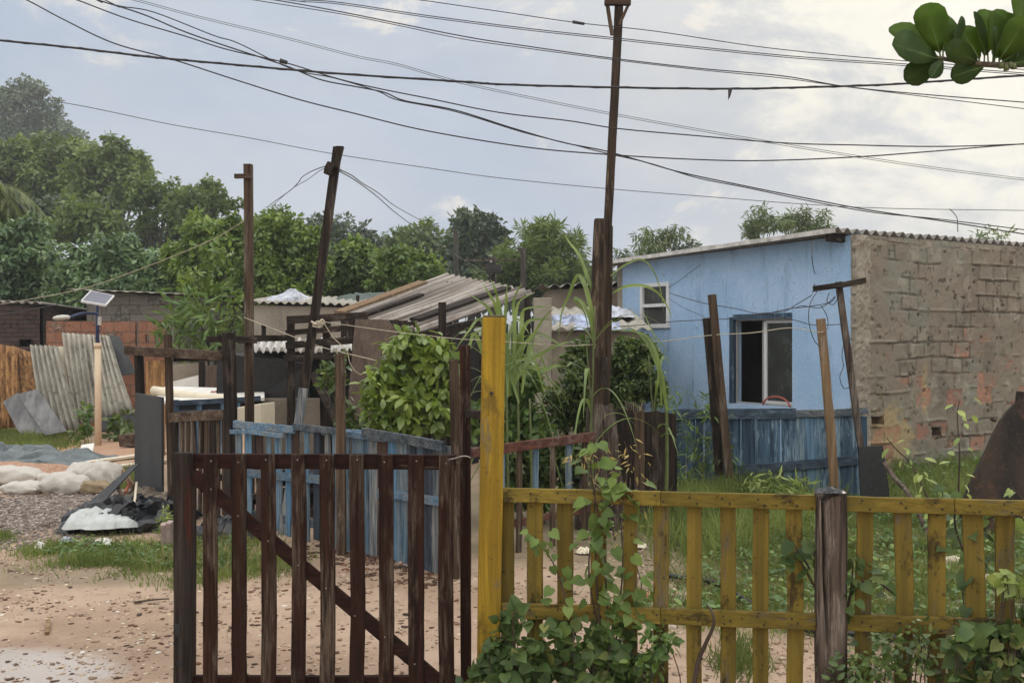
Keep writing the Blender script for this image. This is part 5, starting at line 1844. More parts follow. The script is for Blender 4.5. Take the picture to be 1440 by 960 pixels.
for i, (px, py, sx, m_, lab) in enumerate(((57, 768, .035, m_white, 'white scrap of plastic on the grass edge at left'), (145, 763, .07, m_white, 'small white crushed carton in the grass below the heap'), (94, 762, .045, m_tarp_l, 'pale blue plastic scrap in the grass at left'),
                                         (822, 778, .06, m_cream, 'yellow-cream scrap lying behind the leafy vine'), (900, 770, .05, m_cream, 'cream scrap on the grass behind the yellow pickets'), (1247, 848, .035, m_cream, 'small pale scrap in the grass right of the cracked post'))):
    p = put(px, py, .01)
    one('litter_scrap', crumple((p.x, p.y, p.z), (sx, 0, 0), (0, sx * .8, 0), .04, .04, px * .1, 8, 6), m_, lab, 'litter', 'scattered litter', solid=.003)
one('twig', MB().tube(curve([put(188, 851, .012), put(215, 849, .018), put(238, 846, .012)], 4), .007, .004, 5), m_stem_b, 'thin dry twig lying on the earth left of the gate', 'twig')
one('wood_sliver', MB().bar(put(66, 892, .012), put(68, 876, .016), .025, .01, (1, 0, 0), 2, .002), m_tan, 'pale wood sliver lying on the earth at lower left', 'sliver')
one('black_hose', MB().tube(curve([put(930, 812, .03), put(1005, 822, .03), (put(1050, 846, .03)), put(1090, 872, .03), put(1130, 890, .03), put(1200, 900, .03), put(1290, 905, .03)], 8), .017, .017, 8), m_hose, 'black hose lying in the grass behind the yellow pickets', 'hose', smooth=True)
one('brick_piece', MB().bar(put(906, 842, .02), put(924, 838, .02), .06, .05, (0, 1, 0), 2, .004), m_brickred, 'broken red brick lying behind the yellow pickets', 'brick', bevel=.006)
for i, (px, py, lx, lab) in enumerate(((1335, 800, .30, 'pale stone slab in the grass before the rusted plate'), (1383, 822, .22, 'smaller pale stone in the grass before the rusted plate'), (940, 880, .09, 'pale stone behind the lower yellow pickets'))):
    p = put(px, py)
    one('pale_stone', sack((p.x, p.y, p.z - .02), -.35, lx, lx * .45, lx * .4, px * .2, .7), m_stone, lab, 'stone', smooth=True)
one('dry_branch', MB().tube(curve([W(972, 985, 4.0), W(982, 930, 4.0), W(992, 905, 3.98), W(1003, 880, 3.95), W(1002, 862, 3.95), W(994, 850, 3.98)], 5), .011, .004, 6), m_stem_b, 'dark dry branch standing against the yellow fence', 'branch', smooth=True)
one('tie_wire', MB().tube(curve([pg(632, 645, .03), pg(640, 643, .045), W(652, 641, 4.62), W(662, 644, 4.70), W(656, 649, 4.78), W(645, 650, 4.72), pg(636, 650, -.05), pg(631, 648, .0), pg(634, 646, .03)], 6), .0028, .0028, 5), m_nail, 'loop of wire tying the gate top to the slim dark-brown post', 'wire', smooth=True)
# ------------------------------------------------------------------ trees
gT = 'trees beyond the shacks'
q = dict(group=gT)
def hilltree():
    Y = 118
    b = W(45, 480, Y)
    b.z = gz(b.x, b.y) + hz(45, Y) - 1
    t = thing('hill_tree', 'huge hazy grey-green tree on the hill at the top left corner', 'tree', b, gT)
    lob = [(28, 150, 38, 42), (66, 165, 26, 26), (-10, 160, 40, 45), (20, 195, 70, 30), (88, 192, 20, 16), (40, 128, 25, 18), (55, 195, 55, 30)]
    _, C = crown('crown', lob, Y, .42, L_hill, t, lai=2.8, cl=.22, droop=.1)
    trunk(C, b, .5, m_bark, t, limbs=3)


hilltree()
tree('feathery_tree', 'tall olive-green feathery tree at the left edge below the hill tree', 58, [(45, 230, 50, 44), (100, 232, 42, 42), (5, 275, 50, 45), (75, 285, 60, 42), (20, 225, 35, 38)], .27, L_feather, m_bark, .3, 'quad', lai=6.5, cl=.17, droop=.9, **q)
tree('feathery_tree', 'tall feathery tree with sky gaps, right of the first one', 55, [(160, 232, 42, 36), (186, 258, 30, 40), (140, 275, 46, 30), (190, 235, 20, 25), (130, 240, 35, 35)], .26, L_feather, m_bark, .28, 'quad', lai=6, cl=.18, droop=.9, core=.2, **q)
tree('dark_tree', 'dark shady tree low between the feathery ones', 50, [(85, 310, 52, 32), (150, 310, 40, 26), (40, 315, 40, 30), (215, 335, 50, 30), (280, 335, 50, 28), (330, 335, 40, 24)], .28, L_dark, m_bark_dk, .22, lai=3.5, **q)
tree('round_tree', 'light green rounded tree in front of the dark shady one', 44, [(118, 303, 40, 26), (150, 322, 26, 22), (95, 320, 30, 24)], .26, L_mid, m_bark, .18, lai=3.5, **q)
tree('airy_tree', 'airy tree with thin outer leaves right of the feathery trees', 48, [(212, 292, 34, 34), (236, 270, 24, 22), (250, 300, 26, 26), (200, 262, 18, 16)], .22, L_mid, m_bark, .16, lai=4.5, cl=.24, core=.15, **q)
tree('airy_tree', 'airy tree peeping out left of the tall straight pole', 46, [(286, 282, 34, 26), (262, 296, 28, 26), (312, 292, 22, 24), (292, 262, 14, 12)], .22, L_mid, m_bark, .16, lai=4.2, cl=.24, core=.15, **q)
tree('broadleaf_tree', 'bushy blue-green broad-leaved tree at the left edge behind the dark shack', 27, [(28, 345, 48, 46), (0, 390, 55, 55), (62, 395, 46, 48), (20, 430, 60, 35)], .15, L_broad, m_bark, .12, 'oval', lai=7.0, droop=.7, **q)
tree('broadleaf_tree', 'broad-leaved bushy tree above the grey block house', 26, [(150, 368, 52, 40), (105, 396, 42, 40), (205, 385, 46, 42), (160, 415, 60, 30), (235, 415, 34, 34)], .15, L_broad, m_bark, .12, 'oval', lai=7.0, droop=.7, **q)
tree('vine_tree', 'bright green tree smothered in vines behind the tall straight pole', 25, [(292, 340, 42, 42), (265, 372, 36, 36), (325, 365, 36, 48), (330, 330, 24, 24), (290, 410, 40, 34), (335, 420, 30, 30)], .125, L_vine, m_bark_dk, .14, 'oval', lai=7.5, droop=.6, cl=.15, **q)
tree('vine_tree', 'big rounded vine-covered tree between the tall pole and the leaning pole', 24, [(392, 345, 52, 52), (372, 392, 46, 42), (426, 385, 40, 46), (440, 345, 20, 26), (400, 420, 50, 26)], .12, L_vine, m_bark_dk, .14, 'oval', lai=7.5, droop=.6, cl=.15, **q)
tree('dark_tree', 'dark green tree mass far behind the leaning pole', 60, [(475, 332, 48, 26), (438, 325, 34, 22), (515, 345, 30, 24), (490, 355, 50, 30)], .32, L_dark, m_bark_dk, .25, lai=3, **q)
tree('vine_tree', 'bright vine-draped tree just right of the leaning pole', 27, [(508, 372, 40, 38), (482, 395, 34, 36), (525, 395, 36, 36), (500, 345, 18, 12)], .125, L_vine, m_bark_dk, .12, 'oval', lai=7.5, droop=.6, cl=.15, **q)
tree('vine_tree', 'bright vine-draped tree above the left end of the slipping roof', 26, [(572, 382, 40, 32), (602, 388, 26, 30), (548, 398, 36, 30), (560, 362, 24, 14)], .125, L_vine, m_bark_dk, .12, 'oval', lai=7.5, droop=.6, cl=.15, **q)
tree('pale_tree', 'pale distant tree left of the dark conifers', 56, [(588, 332, 36, 22), (566, 345, 26, 22), (622, 345, 30, 28), (600, 316, 14, 8)], .3, L_mid, m_bark, .2, lai=3, **q)
tree('dark_conifer', 'blackish-green dense tree, tallest above the slipping roof', 50, [(662, 322, 32, 24), (645, 348, 34, 34), (690, 340, 26, 32), (670, 372, 44, 34), (648, 306, 12, 14), (672, 305, 10, 10), (690, 312, 9, 12), (708, 335, 10, 14)], .28, L_dark, m_bark_dk, .25, lai=3.4, cl=.2, **q)
tree('spreading_tree', 'spreading tree with starry light leaves left of the utility pole', 33, [(762, 342, 36, 30), (730, 370, 34, 32), (796, 368, 30, 36), (765, 395, 60, 34), (700, 395, 34, 26), (770, 322, 22, 12)], .25, L_mid, m_bark, .15, 'long', lai=11, cl=.22, droop=.1, **q)
tree('wispy_tree', 'wispy drooping tree behind the low end of the house roof', 42, [(930, 345, 28, 18), (895, 352, 30, 18), (950, 328, 14, 16), (915, 330, 10, 12)], .3, L_wispy, m_bark, .12, 'long', lai=8, core=0, droop=1.2, cl=.35, **q)
tree('wispy_tree', 'wispy tree above the high end of the blue house roof', 40, [(1108, 320, 48, 20), (1068, 306, 18, 18), (1135, 308, 28, 16), (1160, 325, 14, 12), (1062, 325, 16, 14)], .28, L_wispy, m_bark, .12, 'long', lai=10, core=0, droop=.9, cl=.28, **q)
tree('dark_tree', 'tiny dark treetop at the roof edge beside the wispy tree', 60, [(974, 345, 13, 7), (955, 352, 16, 9)], .25, L_dark, m_bark_dk, .12, lai=3, **q)
tree('wispy_tree', 'few leafy twigs showing over the wavy roof at the far right', 30, [(1392, 330, 24, 8), (1372, 334, 12, 6), (1410, 334, 14, 6)], .2, L_mid, m_bark, .08, 'long', lai=3, core=0, **q)
tree('thin_sapling', 'thin crooked sapling with sparse leaves left of the tall straight pole', 19, [(283, 395, 28, 34), (322, 405, 22, 40), (268, 440, 24, 26), (300, 352, 24, 24), (330, 455, 16, 24)], .12, L_vine, m_bark_dk, .055, 'oval', bx=310, core=0, lai=1.6, cl=.3, limbs=4, **q)


def palm():
    Y = 36
    b = W(-25, 480, Y)
    t = thing('palm', 'palm with drooping yellowish fronds cut by the left edge', 'palm', Vector((b.x, b.y, gz(b.x, b.y))), gT)
    top = W(-22, 262, Y)
    MB().tube(curve([t.location, t.location.lerp(top, .5) + Vector((.2, 0, 0)), top], 5), .22, .14, 9).build('trunk', m_bark, t, smooth=True)
    for k in range(11):
        a = 2 * math.pi * k / 11 + .2
        L = R.uniform(1.7, 2.3)
        h = R.uniform(.1, 1.0)
        pts = [top + Vector((math.cos(a) * L * u, math.sin(a) * L * u, h * u * 1.6 - 2.1 * u * u * (1.1 - h * .35))) for u in np.linspace(0, 1, 14)]
        P, T, N = [], [], []
        for i in range(1, 14):
            d = (pts[i] - pts[i - 1]).normalized()
            sdv = d.cross(Vector((0, 0, 1))).normalized()
            for sg in (-1, 1):
                for s_ in range(4):
                    P.append(tuple(pts[i - 1].lerp(pts[i], s_ / 4)))
                    T.append(tuple(sdv * sg * .8 + d * .55 - Vector((0, 0, .5 + .3 * R.random()))))
                    N.append((0, 0, 1))
        fr_ = leaves('frond', np.array(P), np.array(T), np.array(N) + G.normal(size=(len(P), 3)) * .2, .75 * (.7 + .4 * G.random(len(P))), 'long', L_palm, t)
        MB().tube(pts, .03, .008, 5).build('rib', m_stem, fr_)


palm()


def woods():
    lob = [(x, 400 + R.uniform(-10, 22), 60, 40, R.uniform(68, 90)) for x in range(-60, 900, 45)]
    P, T, N, S, C = foliage(lob, 80, .55, lai=2.2, cl=.22)
    tag(leaves('distant_woods', P, T, N, S, 'quad', L_dark), kind='stuff')


woods()

# ------------------------------------------------------------------ bushes and undergrowth
tree('leafy_bush', 'bright glossy green bush standing behind the blue picket fence', 8.9, [(578, 508, 46, 38), (556, 552, 42, 42), (606, 525, 34, 40), (600, 578, 50, 30), (528, 548, 22, 24), (560, 590, 44, 24), (622, 490, 18, 16), (580, 478, 22, 14)], .09, L_bush, m_bark, .03, 'oval', bx=585, cat='bush', lai=4.5, droop=1.0, cl=.22, up=.6, depth=.8)
tree('reed_clump', 'tall reed clump with long thin leaves in front of the grey block house', 17.5, [(275, 450, 36, 32), (245, 470, 26, 24), (305, 465, 22, 26), (262, 425, 20, 16)], .32, L_under, m_stem, .03, 'long', cat='reeds', lai=5, core=.1, droop=.6, cl=.3, up=.1, limbs=6)
tree('weed_bush', 'dark weeds growing behind the blue fence and the leaning pole foot', 9.3, [(470, 520, 18, 28), (490, 580, 14, 24), (500, 600, 18, 16)], .07, L_small, m_stem, .012, 'oval', cat='bush', lai=1.8)
tree('creeper_bush', 'dense small-leaved creeper bush right of the utility pole', 9.45, [(896, 525, 34, 38), (868, 535, 24, 38), (922, 548, 14, 22), (880, 492, 20, 20), (905, 492, 16, 16)], .042, L_small, m_bark_dk, .02, 'oval', cat='bush', lai=6.5, cl=.2, depth=.8)
tree('creeper_bush', 'creeper bush left of the utility pole above the slanting rail', 9.6, [(812, 530, 24, 42), (795, 575, 28, 34), (820, 490, 14, 20), (830, 590, 16, 26)], .055, L_small, m_bark_dk, .02, 'oval', cat='bush', lai=5, cl=.22)
tree('weed_bush', 'leafy weeds between the yellow post and the concrete pillar', 8.9, [(730, 565, 24, 44), (712, 605, 26, 26), (752, 600, 20, 22), (742, 540, 14, 20), (660, 590, 16, 30)], .085, L_under, m_stem, .015, 'oval', cat='bush', lai=4.5, cl=.26)
tree('shade_bush', 'shady undergrowth behind the thin brown and blue palings', 9.0, [(720, 650, 30, 34), (770, 645, 34, 34), (815, 655, 24, 36), (745, 690, 40, 22)], .075, L_small, m_stem, .015, 'oval', cat='bush', lai=6.5, cl=.22)
tree('fern_bush', 'feathery weeds growing up the left end of the dull blue board fence', 10.4, [(950, 570, 22, 26), (985, 600, 34, 36), (965, 650, 36, 40), (1008, 560, 16, 22), (1015, 660, 26, 30), (990, 682, 40, 20)], .10, L_under, m_stem, .012, 'long', cat='bush', lai=1.7, core=0, cl=.3, droop=.5)
tree('fern_bush', 'pale weeds in front of the dull blue boards by the tan stake', 9.8, [(1060, 680, 18, 14), (1090, 678, 16, 16), (1122, 682, 18, 16), (1075, 700, 40, 14)], .11, L_pale, m_stem, .01, 'long', cat='bush', lai=2.2, cl=.35, droop=.6)
tree('shade_bush', 'low dark plants under the nearest wavy sheet by the lamp post', 16.6, [(165, 600, 20, 16), (178, 608, 16, 12)], .13, L_small, m_stem, .01, 'oval', cat='bush', lai=2.2)
tree('weed_bush', 'pale weeds at the foot of the lamp post', 16.4, [(122, 592, 9, 22), (116, 608, 12, 8)], .11, L_under, m_stem, .01, 'oval', cat='bush', lai=2)
tree('weed_bush', 'small yellow-green weed beside the pinkish concrete block', 8.4, [(234, 728, 10, 14), (228, 742, 8, 8)], .05, L_pale, m_stem, .006, 'long', cat='plant', lai=3, droop=-.3)
one('recess_shade_board', MB().slab([W(140, 606, 17.0), W(195, 608, 17.0), W(195, 582, 17.3), W(142, 585, 17.3)], .03), m_black, 'black board added for the shade of the recess under the last wavy sheet', 'board')  # black slab put in for the dark recess below the leaning sheet


def cane(label, bx, Y, n, L, spread, seed, tops, stems=3):
    """clump of tall cane: upright stalks with long arching leaves"""
    rr = random.Random(seed)
    b = W(bx, 480, Y)
    t = thing('cane_clump', label, 'cane', flat(b), 'cane with long arching leaves')
    st = MB()
    for k, (px, py) in enumerate(tops):
        top = W(px, py, Y + rr.uniform(-.25, .25))
        foot = flat(b) + Vector((rr.uniform(-.2, .2), rr.uniform(-.2, .2), -.05))
        pts = curve([foot, foot.lerp(top, .5) + Vector((rr.uniform(-.06, .06), 0, .05)), top], 6)
        MB().tube(pts, .014, .006, 6).build('stalk', m_stem, t, smooth=True)
        lf = MB()
        for i in range(n):
            s = pts[int(len(pts) * rr.uniform(.35, .99))]
            a = rr.uniform(0, 2 * math.pi)
            ll = L * rr.uniform(.6, 1.1)
            up = rr.uniform(.35, 1.1)
            dr = rr.uniform(.5, 1.35)
            P = []
            for u in np.linspace(0, 1, 12):
                P.append(s + Vector((math.cos(a) * ll * u * spread, math.sin(a) * ll * u * spread * .8, ll * (up * u - dr * u * u))))
            lf.ribbon(P, rr.uniform(.022, .038))
        lf.build('leaf_blades', L_cane, t, smooth=True)
    return t


cane('pale arching cane clump just behind the yellow post', 715, 9.0, 10, .95, .62, 3, [(700, 478), (724, 462), (742, 492), (690, 515), (735, 540), (760, 505)])
cane('tall cane stalk reaching up left of the utility pole', 800, 8.75, 7, 1.15, .55, 8, [(824, 470), (836, 430)])
cane('tall cane bending over to the right in front of the blue wall', 918, 9.2, 5, .8, .7, 21, [(912, 500), (926, 525)])


def arcs():
    """the long single blades that cross the blue wall"""
    t = thing('bent_cane', 'single cane stalks with long blades curving across the small window', 'cane', flat(W(930, 480, 8.85)))
    spec = [([(938, 578), (930, 530), (915, 490), (900, 470), (880, 458)], 8.8, .075), ([(930, 570), (928, 520), (920, 490), (905, 470), (870, 464), (842, 470)], 8.75, .05),
            ([(862, 412), (880, 403), (905, 402), (925, 412), (938, 430), (946, 450)], 8.7, .05), ([(858, 388), (880, 372), (902, 365), (918, 380), (928, 405), (934, 440)], 8.72, .032),
            ([(905, 440), (920, 470), (935, 490), (932, 500)], 8.7, .02),
            ([(838, 470), (842, 430), (828, 395), (815, 360), (800, 340), (790, 322)], 8.9, .07), ([(836, 480), (832, 440), (822, 400), (812, 388), (800, 415), (790, 440), (785, 478)], 8.7, .07),
            ([(836, 490), (830, 450), (818, 425), (806, 420), (822, 440), (828, 470)], 8.65, .06)]
    for i, (pp, Y, w) in enumerate(spec):
        pts = curve([W(x, y, Y - .12 * math.sin(k)) for k, (x, y) in enumerate(pp)], 5)
        MB().ribbon(pts, w * .58, (0, -1, .3), .35).build('blade', L_cane, t, smooth=True)
    MB().tube(curve([W(936, 720, 8.9), W(938, 640, 8.88), W(936, 560, 8.85), (W(926, 510, 8.8))], 5), .02, .01, 7).build('stalk', m_stem, t, smooth=True)


arcs()


def fan():
    """leaves that spread over and beside the yellow post"""
    t = thing('cane_fan', 'fan of pale arching cane leaves rising over the top of the yellow post', 'cane', flat(W(706, 480, 8.2)), 'cane with long arching leaves')
    ends = [((700, 440), (678, 398)), ((702, 430), (690, 392)), ((712, 425), (714, 396)), ((722, 425), (735, 398)), ((728, 430), (752, 412)), ((735, 440), (772, 432)),
            ((690, 440), (655, 412)), ((676, 450), (640, 492)), ((668, 470), (652, 520)), ((740, 455), (790, 452)), ((752, 470), (798, 492)), ((758, 500), (812, 478)), ((742, 480), (768, 560)), ((730, 470), (722, 540)),
            ((765, 520), (800, 516)), ((745, 505), (700, 520)), ((720, 500), (672, 540)), ((750, 470), (782, 430)), ((690, 470), (662, 470)), ((735, 520), (760, 470)), ((725, 450), (745, 470)), ((712, 470), (690, 500))]
    for (m_, e) in ends:
        b = (712 + R.uniform(-8, 22), 545 + R.uniform(-25, 35))
        Y = 8.2 + R.uniform(-.25, .25)
        pts = curve([W(*b, Y), W((b[0] + m_[0]) / 2 + R.uniform(-3, 3), (b[1] + m_[1]) / 2 - 8, Y), W(*m_, Y + R.uniform(-.15, .1)), W((m_[0] + e[0]) / 2, (m_[1] + e[1]) / 2 - 4, Y - .1), W(*e, Y - R.uniform(0, .3))], 5)
        MB().ribbon(pts, R.uniform(.028, .044), (R.uniform(-.3, .3), -1, .5), .4).build('blade', L_cane, t, smooth=True)
    for (x, y) in ((712, 520), (728, 530), (745, 560)):
        MB().tube(curve([W(x + 4, 735, 8.2), W(x + 2, 640, 8.2), W(x, y, 8.2)], 5), .014, .008, 7).build('stalk', m_stem, t, smooth=True)


fan()


# ------------------------------------------------------------------ vines on the yellow fence
def vine(name, label, stems, Y, ls, mat, n_per, shape='heart', cat='vine', group=None, r=.005, spread=.04, stem=m_stem_b, jig=.05):
    """climbing stems with single leaves on short stalks facing outwards and up"""
    b = W(stems[0][0][0], 480, Y)
    t = thing(name, label, cat, flat(b), group)
    P, T, N, S = [], [], [], []
    for pts in stems:
        c = curve([W(p[0], p[1], p[2] if len(p) > 2 else Y) + Vector((R.gauss(0, .01), R.gauss(0, jig * .4), 0)) for p in pts], 8)
        MB().tube(c, r, r * .4, 5).build('stem', stem, t, smooth=True)
        for i in range(n_per):
            k = int((len(c) - 1) * (i + R.random()) / n_per)
            s = c[k]
            a = R.uniform(0, 2 * math.pi)
            o = Vector((math.cos(a) * spread, -abs(math.sin(a)) * spread * .8, R.uniform(-.3, .6) * spread)) * R.uniform(.5, 1.5)
            P.append(tuple(s + o))
            T.append((math.cos(a) * .8 + R.gauss(0, .3), -.25 + R.gauss(0, .3), -.45 + R.gauss(0, .35)))
            N.append((R.gauss(0, .4), -.5 + R.gauss(0, .3), .9 + R.gauss(0, .25)))
            S.append(ls * R.uniform(.6, 1.25))
    leaves('foliage', np.array(P), np.array(T), np.array(N), np.array(S), shape, mat, t)
    return t


vine('heart_leaf_vine', 'tall heart-leaved vine climbing the yellow fence right of the yellow post',
     [[(852, 990), (838, 900), (826, 800), (834, 720), (832, 650), (838, 628)], [(858, 990), (852, 880), (848, 800), (856, 730), (880, 690), (884, 672)], [(840, 960), (815, 900), (800, 850), (782, 800), (760, 765), (748, 752)],
      [(860, 960), (872, 880), (872, 800), (880, 730), (866, 690), (870, 668)], [(850, 930), (842, 860), (838, 780), (846, 740), (842, 690), (850, 655)], [(850, 930), (872, 870), (900, 830), (905, 800)]],
     4.28, .054, L_heart, 30, spread=.05)
vine('flowering_weed', 'weed with yellowing tips rising behind the heart-leaved vine', [[(860, 760), (850, 690), (846, 640), (836, 628)], [(875, 760), (880, 690), (882, 640), (878, 620)], [(890, 750), (893, 680), (895, 630)], [(830, 700), (815, 650), (808, 640)]], 5.6, .05, L_dry, 26, 'long', spread=.05)
vine('young_shoot', 'upright young shoot with pale leaves before the brick wall, right one', [[(1352, 760), (1352, 700), (1350, 640), (1347, 585), (1346, 562)]], 4.6, .046, L_pale, 17, 'oval', 'shoot', spread=.045)
vine('young_shoot', 'slanting young shoot with pale leaves before the brick wall, left one', [[(1318, 730), (1300, 690), (1285, 655), (1262, 632), (1243, 615)], [(1310, 720), (1292, 680), (1288, 650)]], 4.7, .046, L_pale, 11, 'oval', 'shoot', spread=.05)
vine('fence_vine', 'vine strand hanging on the yellow pickets near the right end', [[(1348, 690), (1345, 740), (1352, 790), (1360, 830), (1355, 870)], [(1352, 700), (1362, 760), (1366, 820)], [(1395, 715), (1385, 760), (1370, 800)]], 4.02, .06, L_ground, 13, spread=.05)
vine('fence_vine', 'leafy sprig on the yellow picket just left of the cracked post', [[(1150, 830), (1132, 790), (1118, 768), (1102, 760)], [(1140, 800), (1128, 775), (1120, 790)]], 4.1, .058, L_ground, 8, spread=.04)
vine('fence_vine', 'leafy spray poking through just right of the cracked post', [[(1186, 990), (1192, 900), (1200, 830), (1232, 812), (1262, 815)], [(1192, 860), (1200, 800), (1196, 785)], [(1240, 820), (1270, 850), (1300, 890), (1330, 960)]], 4.05, .06, L_ground, 15, spread=.045)
vine('fence_vine', 'yellow-green sprig at the right edge over the fence rail', [[(1450, 720), (1436, 700), (1425, 685)], [(1440, 740), (1400, 725), (1390, 735)]], 4.0, .045, L_pale, 6, spread=.04)


def cover(name, label, lobes, Y, ls, mat, shape, lai, **kw):
    px = sum(l[0] for l in lobes) / len(lobes)
    t = thing(name, label, 'plant', flat(W(px, 480, Y)))
    P, T, N, S, C = foliage(lobes, Y, ls, lai=lai, **kw)
    N[:, 1] -= .55
    N = unit(N)
    ok = P[:, 2] > .015
    leaves('leaf_mass', P[ok], T[ok], N[ok], S[ok], shape, mat, t)
    for c, cc in C:
        for k in range(5):
            e = Vector(tuple(cc[R.randrange(len(cc))]))
            MB().tube(curve([(e.x + R.gauss(0, .06), e.y + R.gauss(0, .05), -.03), ((e.x + R.gauss(0, .03)), e.y, e.z * .5), e], 4), .004, .002, 4).build('stem', m_stem_b, t)
    return t


cover('ground_vine', 'spreading leafy ground vine at the foot of the yellow post and fence', [(720, 935, 50, 42), (785, 905, 52, 32), (850, 912, 44, 34), (885, 945, 36, 30), (680, 958, 36, 28), (760, 965, 76, 34), (722, 872, 22, 20), (830, 968, 56, 34), (702, 900, 16, 26)], 4.26, .05, L_ground, 'heart', 1.3, core=.05, cl=.22, depth=.35, up=.7)
cover('feathery_weed', 'feathery small weed in front of the yellow pickets right of the vine', [(925, 900, 26, 30), (915, 940, 26, 26)], 4.2, .04, L_under, 'oval', 1.2, cl=.3, depth=.4)
cover('round_leaf_bush', 'dark round-leaved bush in the lower right corner before the fence', [(1395, 905, 48, 30), (1436, 870, 24, 26), (1440, 920, 44, 44), (1372, 940, 40, 32), (1350, 905, 22, 24), (1420, 955, 56, 36)], 3.78, .056, L_ground, 'heart', 1.1, core=0, cl=.28, depth=.4, up=.6)
cover('small_leaf_weed', 'mass of tiny-leaved weeds along the fence foot right of the cracked post', [(1215, 935, 36, 34), (1260, 935, 40, 44), (1300, 950, 36, 34), (1235, 965, 60, 30), (1195, 960, 30, 24), (1280, 900, 30, 24)], 3.95, .034, L_small, 'oval', 1.0, core=0, cl=.3, depth=.4)
cover('bright_sprig', 'light green leaves at the right edge above the middle rail', [(1436, 830, 22, 18), (1415, 815, 12, 10)], 3.82, .042, L_pale, 'heart', 1.2, cl=.35, depth=.4)


# ------------------------------------------------------------------ almond branch
def almondmat(name, c1, c2, trans):
    s = M(name)
    a = s.noise(14, 5, .65)
    col = s.mix(s.rng(a, .35, .65), c1, c2)
    sp_ = s.noise(55, 4, .7)
    col = s.mix(s.rng(sp_, .63, .68, 0, .85), col, (.07, .045, .015))
    p = s.n('BsdfPrincipled', **{'Base Color': col, 'Roughness': .5, 'Specular IOR Level': .15})
    t = s.n('BsdfTranslucent', Color=s.mix(.5, col, (.34, .48, .03)))
    mx = s.n('MixShader', Fac=trans)
    s.t.links.new(p.outputs[0], mx.inputs[1])
    s.t.links.new(t.outputs[0], mx.inputs[2])
    s.t.links.new(mx.outputs[0], s.out.inputs[0])
    return s.m


L_almond = almondmat('almond_leaf_lit', (.07, .125, .018), (.10, .165, .024), .6)
L_almond_shaded = almondmat('almond_leaf_shaded', (.028, .055, .014), (.045, .08, .018), .3)  # darker copy of the leaf colour, for leaves shaded by overlap
m_rib = plain('leaf_rib', (.12, .17, .04), .5)


def almond():
    Y = 3.4
    t = thing('almond_branch', 'branch with big paddle leaves hanging in at the top right corner', 'branch', W(1445, 92, Y))
    MB().tube(curve([W(2100, -120, Y + 1.2), W(1750, 20, Y + .5), W(1500, 84, Y + .1), W(1440, 91, Y), W(1400, 91, Y), W(1360, 88, Y), W(1322, 82, Y)], 6), .012, .007, 7).build('twig', m_bark, t, smooth=True)
    # (base px, tip px, width factor, depth of tip)
    sp = [((1322, 76), (1302, 4), 1.15, .0), ((1318, 80), (1254, 34), 1.15, .05), ((1320, 84), (1258, 60), 1.3, -.06), ((1326, 74), (1330, 16), 1.0, .07), ((1322, 84), (1273, 112), 1.1, .0),
          ((1334, 76), (1356, 22), .42, .02), ((1326, 84), (1310, 108), .7, -.06),
          ((1378, 84), (1350, 36), 1.1, .04), ((1384, 80), (1392, 12), 1.05, .03), ((1390, 82), (1372, 16), .35, -.05), ((1376, 88), (1332, 66), .95, -.08), ((1384, 94), (1338, 108), 1.2, .0),
          ((1398, 84), (1420, 14), 1.1, .05), ((1404, 86), (1446, 26), 1.2, -.04), ((1408, 88), (1452, 60), 1.3, .0), ((1430, 40), (1444, -12), 1.1, .08), ((1396, 88), (1400, 40), 1.0, -.1), ((1410, 80), (1436, 22), .9, .1), ((1415, 92), (1470, 80), 1.1, -.05)]
    for i, (a, b, w, dy) in enumerate(sp):
        A, B = W(*a, Y), W(*b, Y + dy)
        d = B - A
        n = Vector((R.gauss(0, .4), -1, R.gauss(.1, .4))).normalized()
        bright = i in (0, 1, 3, 7, 8, 12, 13, 15, 17)  # leaves given the lit colour; the others take the shaded one
        lf = leaves('leaf', np.array([A]), np.array([d]), np.array([n]), [d.length], 'paddle', L_almond if bright else L_almond_shaded, t, wid=w * R.uniform(.74, .86))
        k_ = min(max(a[0], 1323), 1440)
        MB().tube([W(k_, 82 + min(1, (k_ - 1322) / 60) * 9, Y), A + d * .06], .0032, .0026, 6).build('petiole', m_stem, lf)
        du = d.normalized()
        nn = (n - du * n.dot(du)).normalized()
        rib = [A + d * u + nn * (d.length * -(.01 + .06 * u * u) + .0012) for u in (0, .3, .6, .93)]
        MB().tube(rib, .0022, .0008, 5).build('midrib', m_rib, lf)
        lf.modifiers.new('Solidify', 'SOLIDIFY').thickness = .0012
    fr_ = MB()
    for i, (x, y) in enumerate(((1408, 92), (1415, 95), (1421, 91), (1426, 93))):
        c = W(x, y, Y - .03)
        MB().tube([c + Vector((0, 0, .008)), c, c - Vector((0, 0, .01))], .006, .009, 8).build('fruit', m_stem, t, smooth=True)


almond()


# ------------------------------------------------------------------ grass
def inside(poly, x, y):
    c = np.zeros(len(x), bool)
    n = len(poly)
    for i in range(n):
        (xa, ya), (xb, yb) = poly[i], poly[i - 1]
        k = ((ya > y) != (yb > y)) & (x < (xb - xa) * (y - ya) / ((yb - ya) or 1e-9) + xa)
        c ^= k
    return c


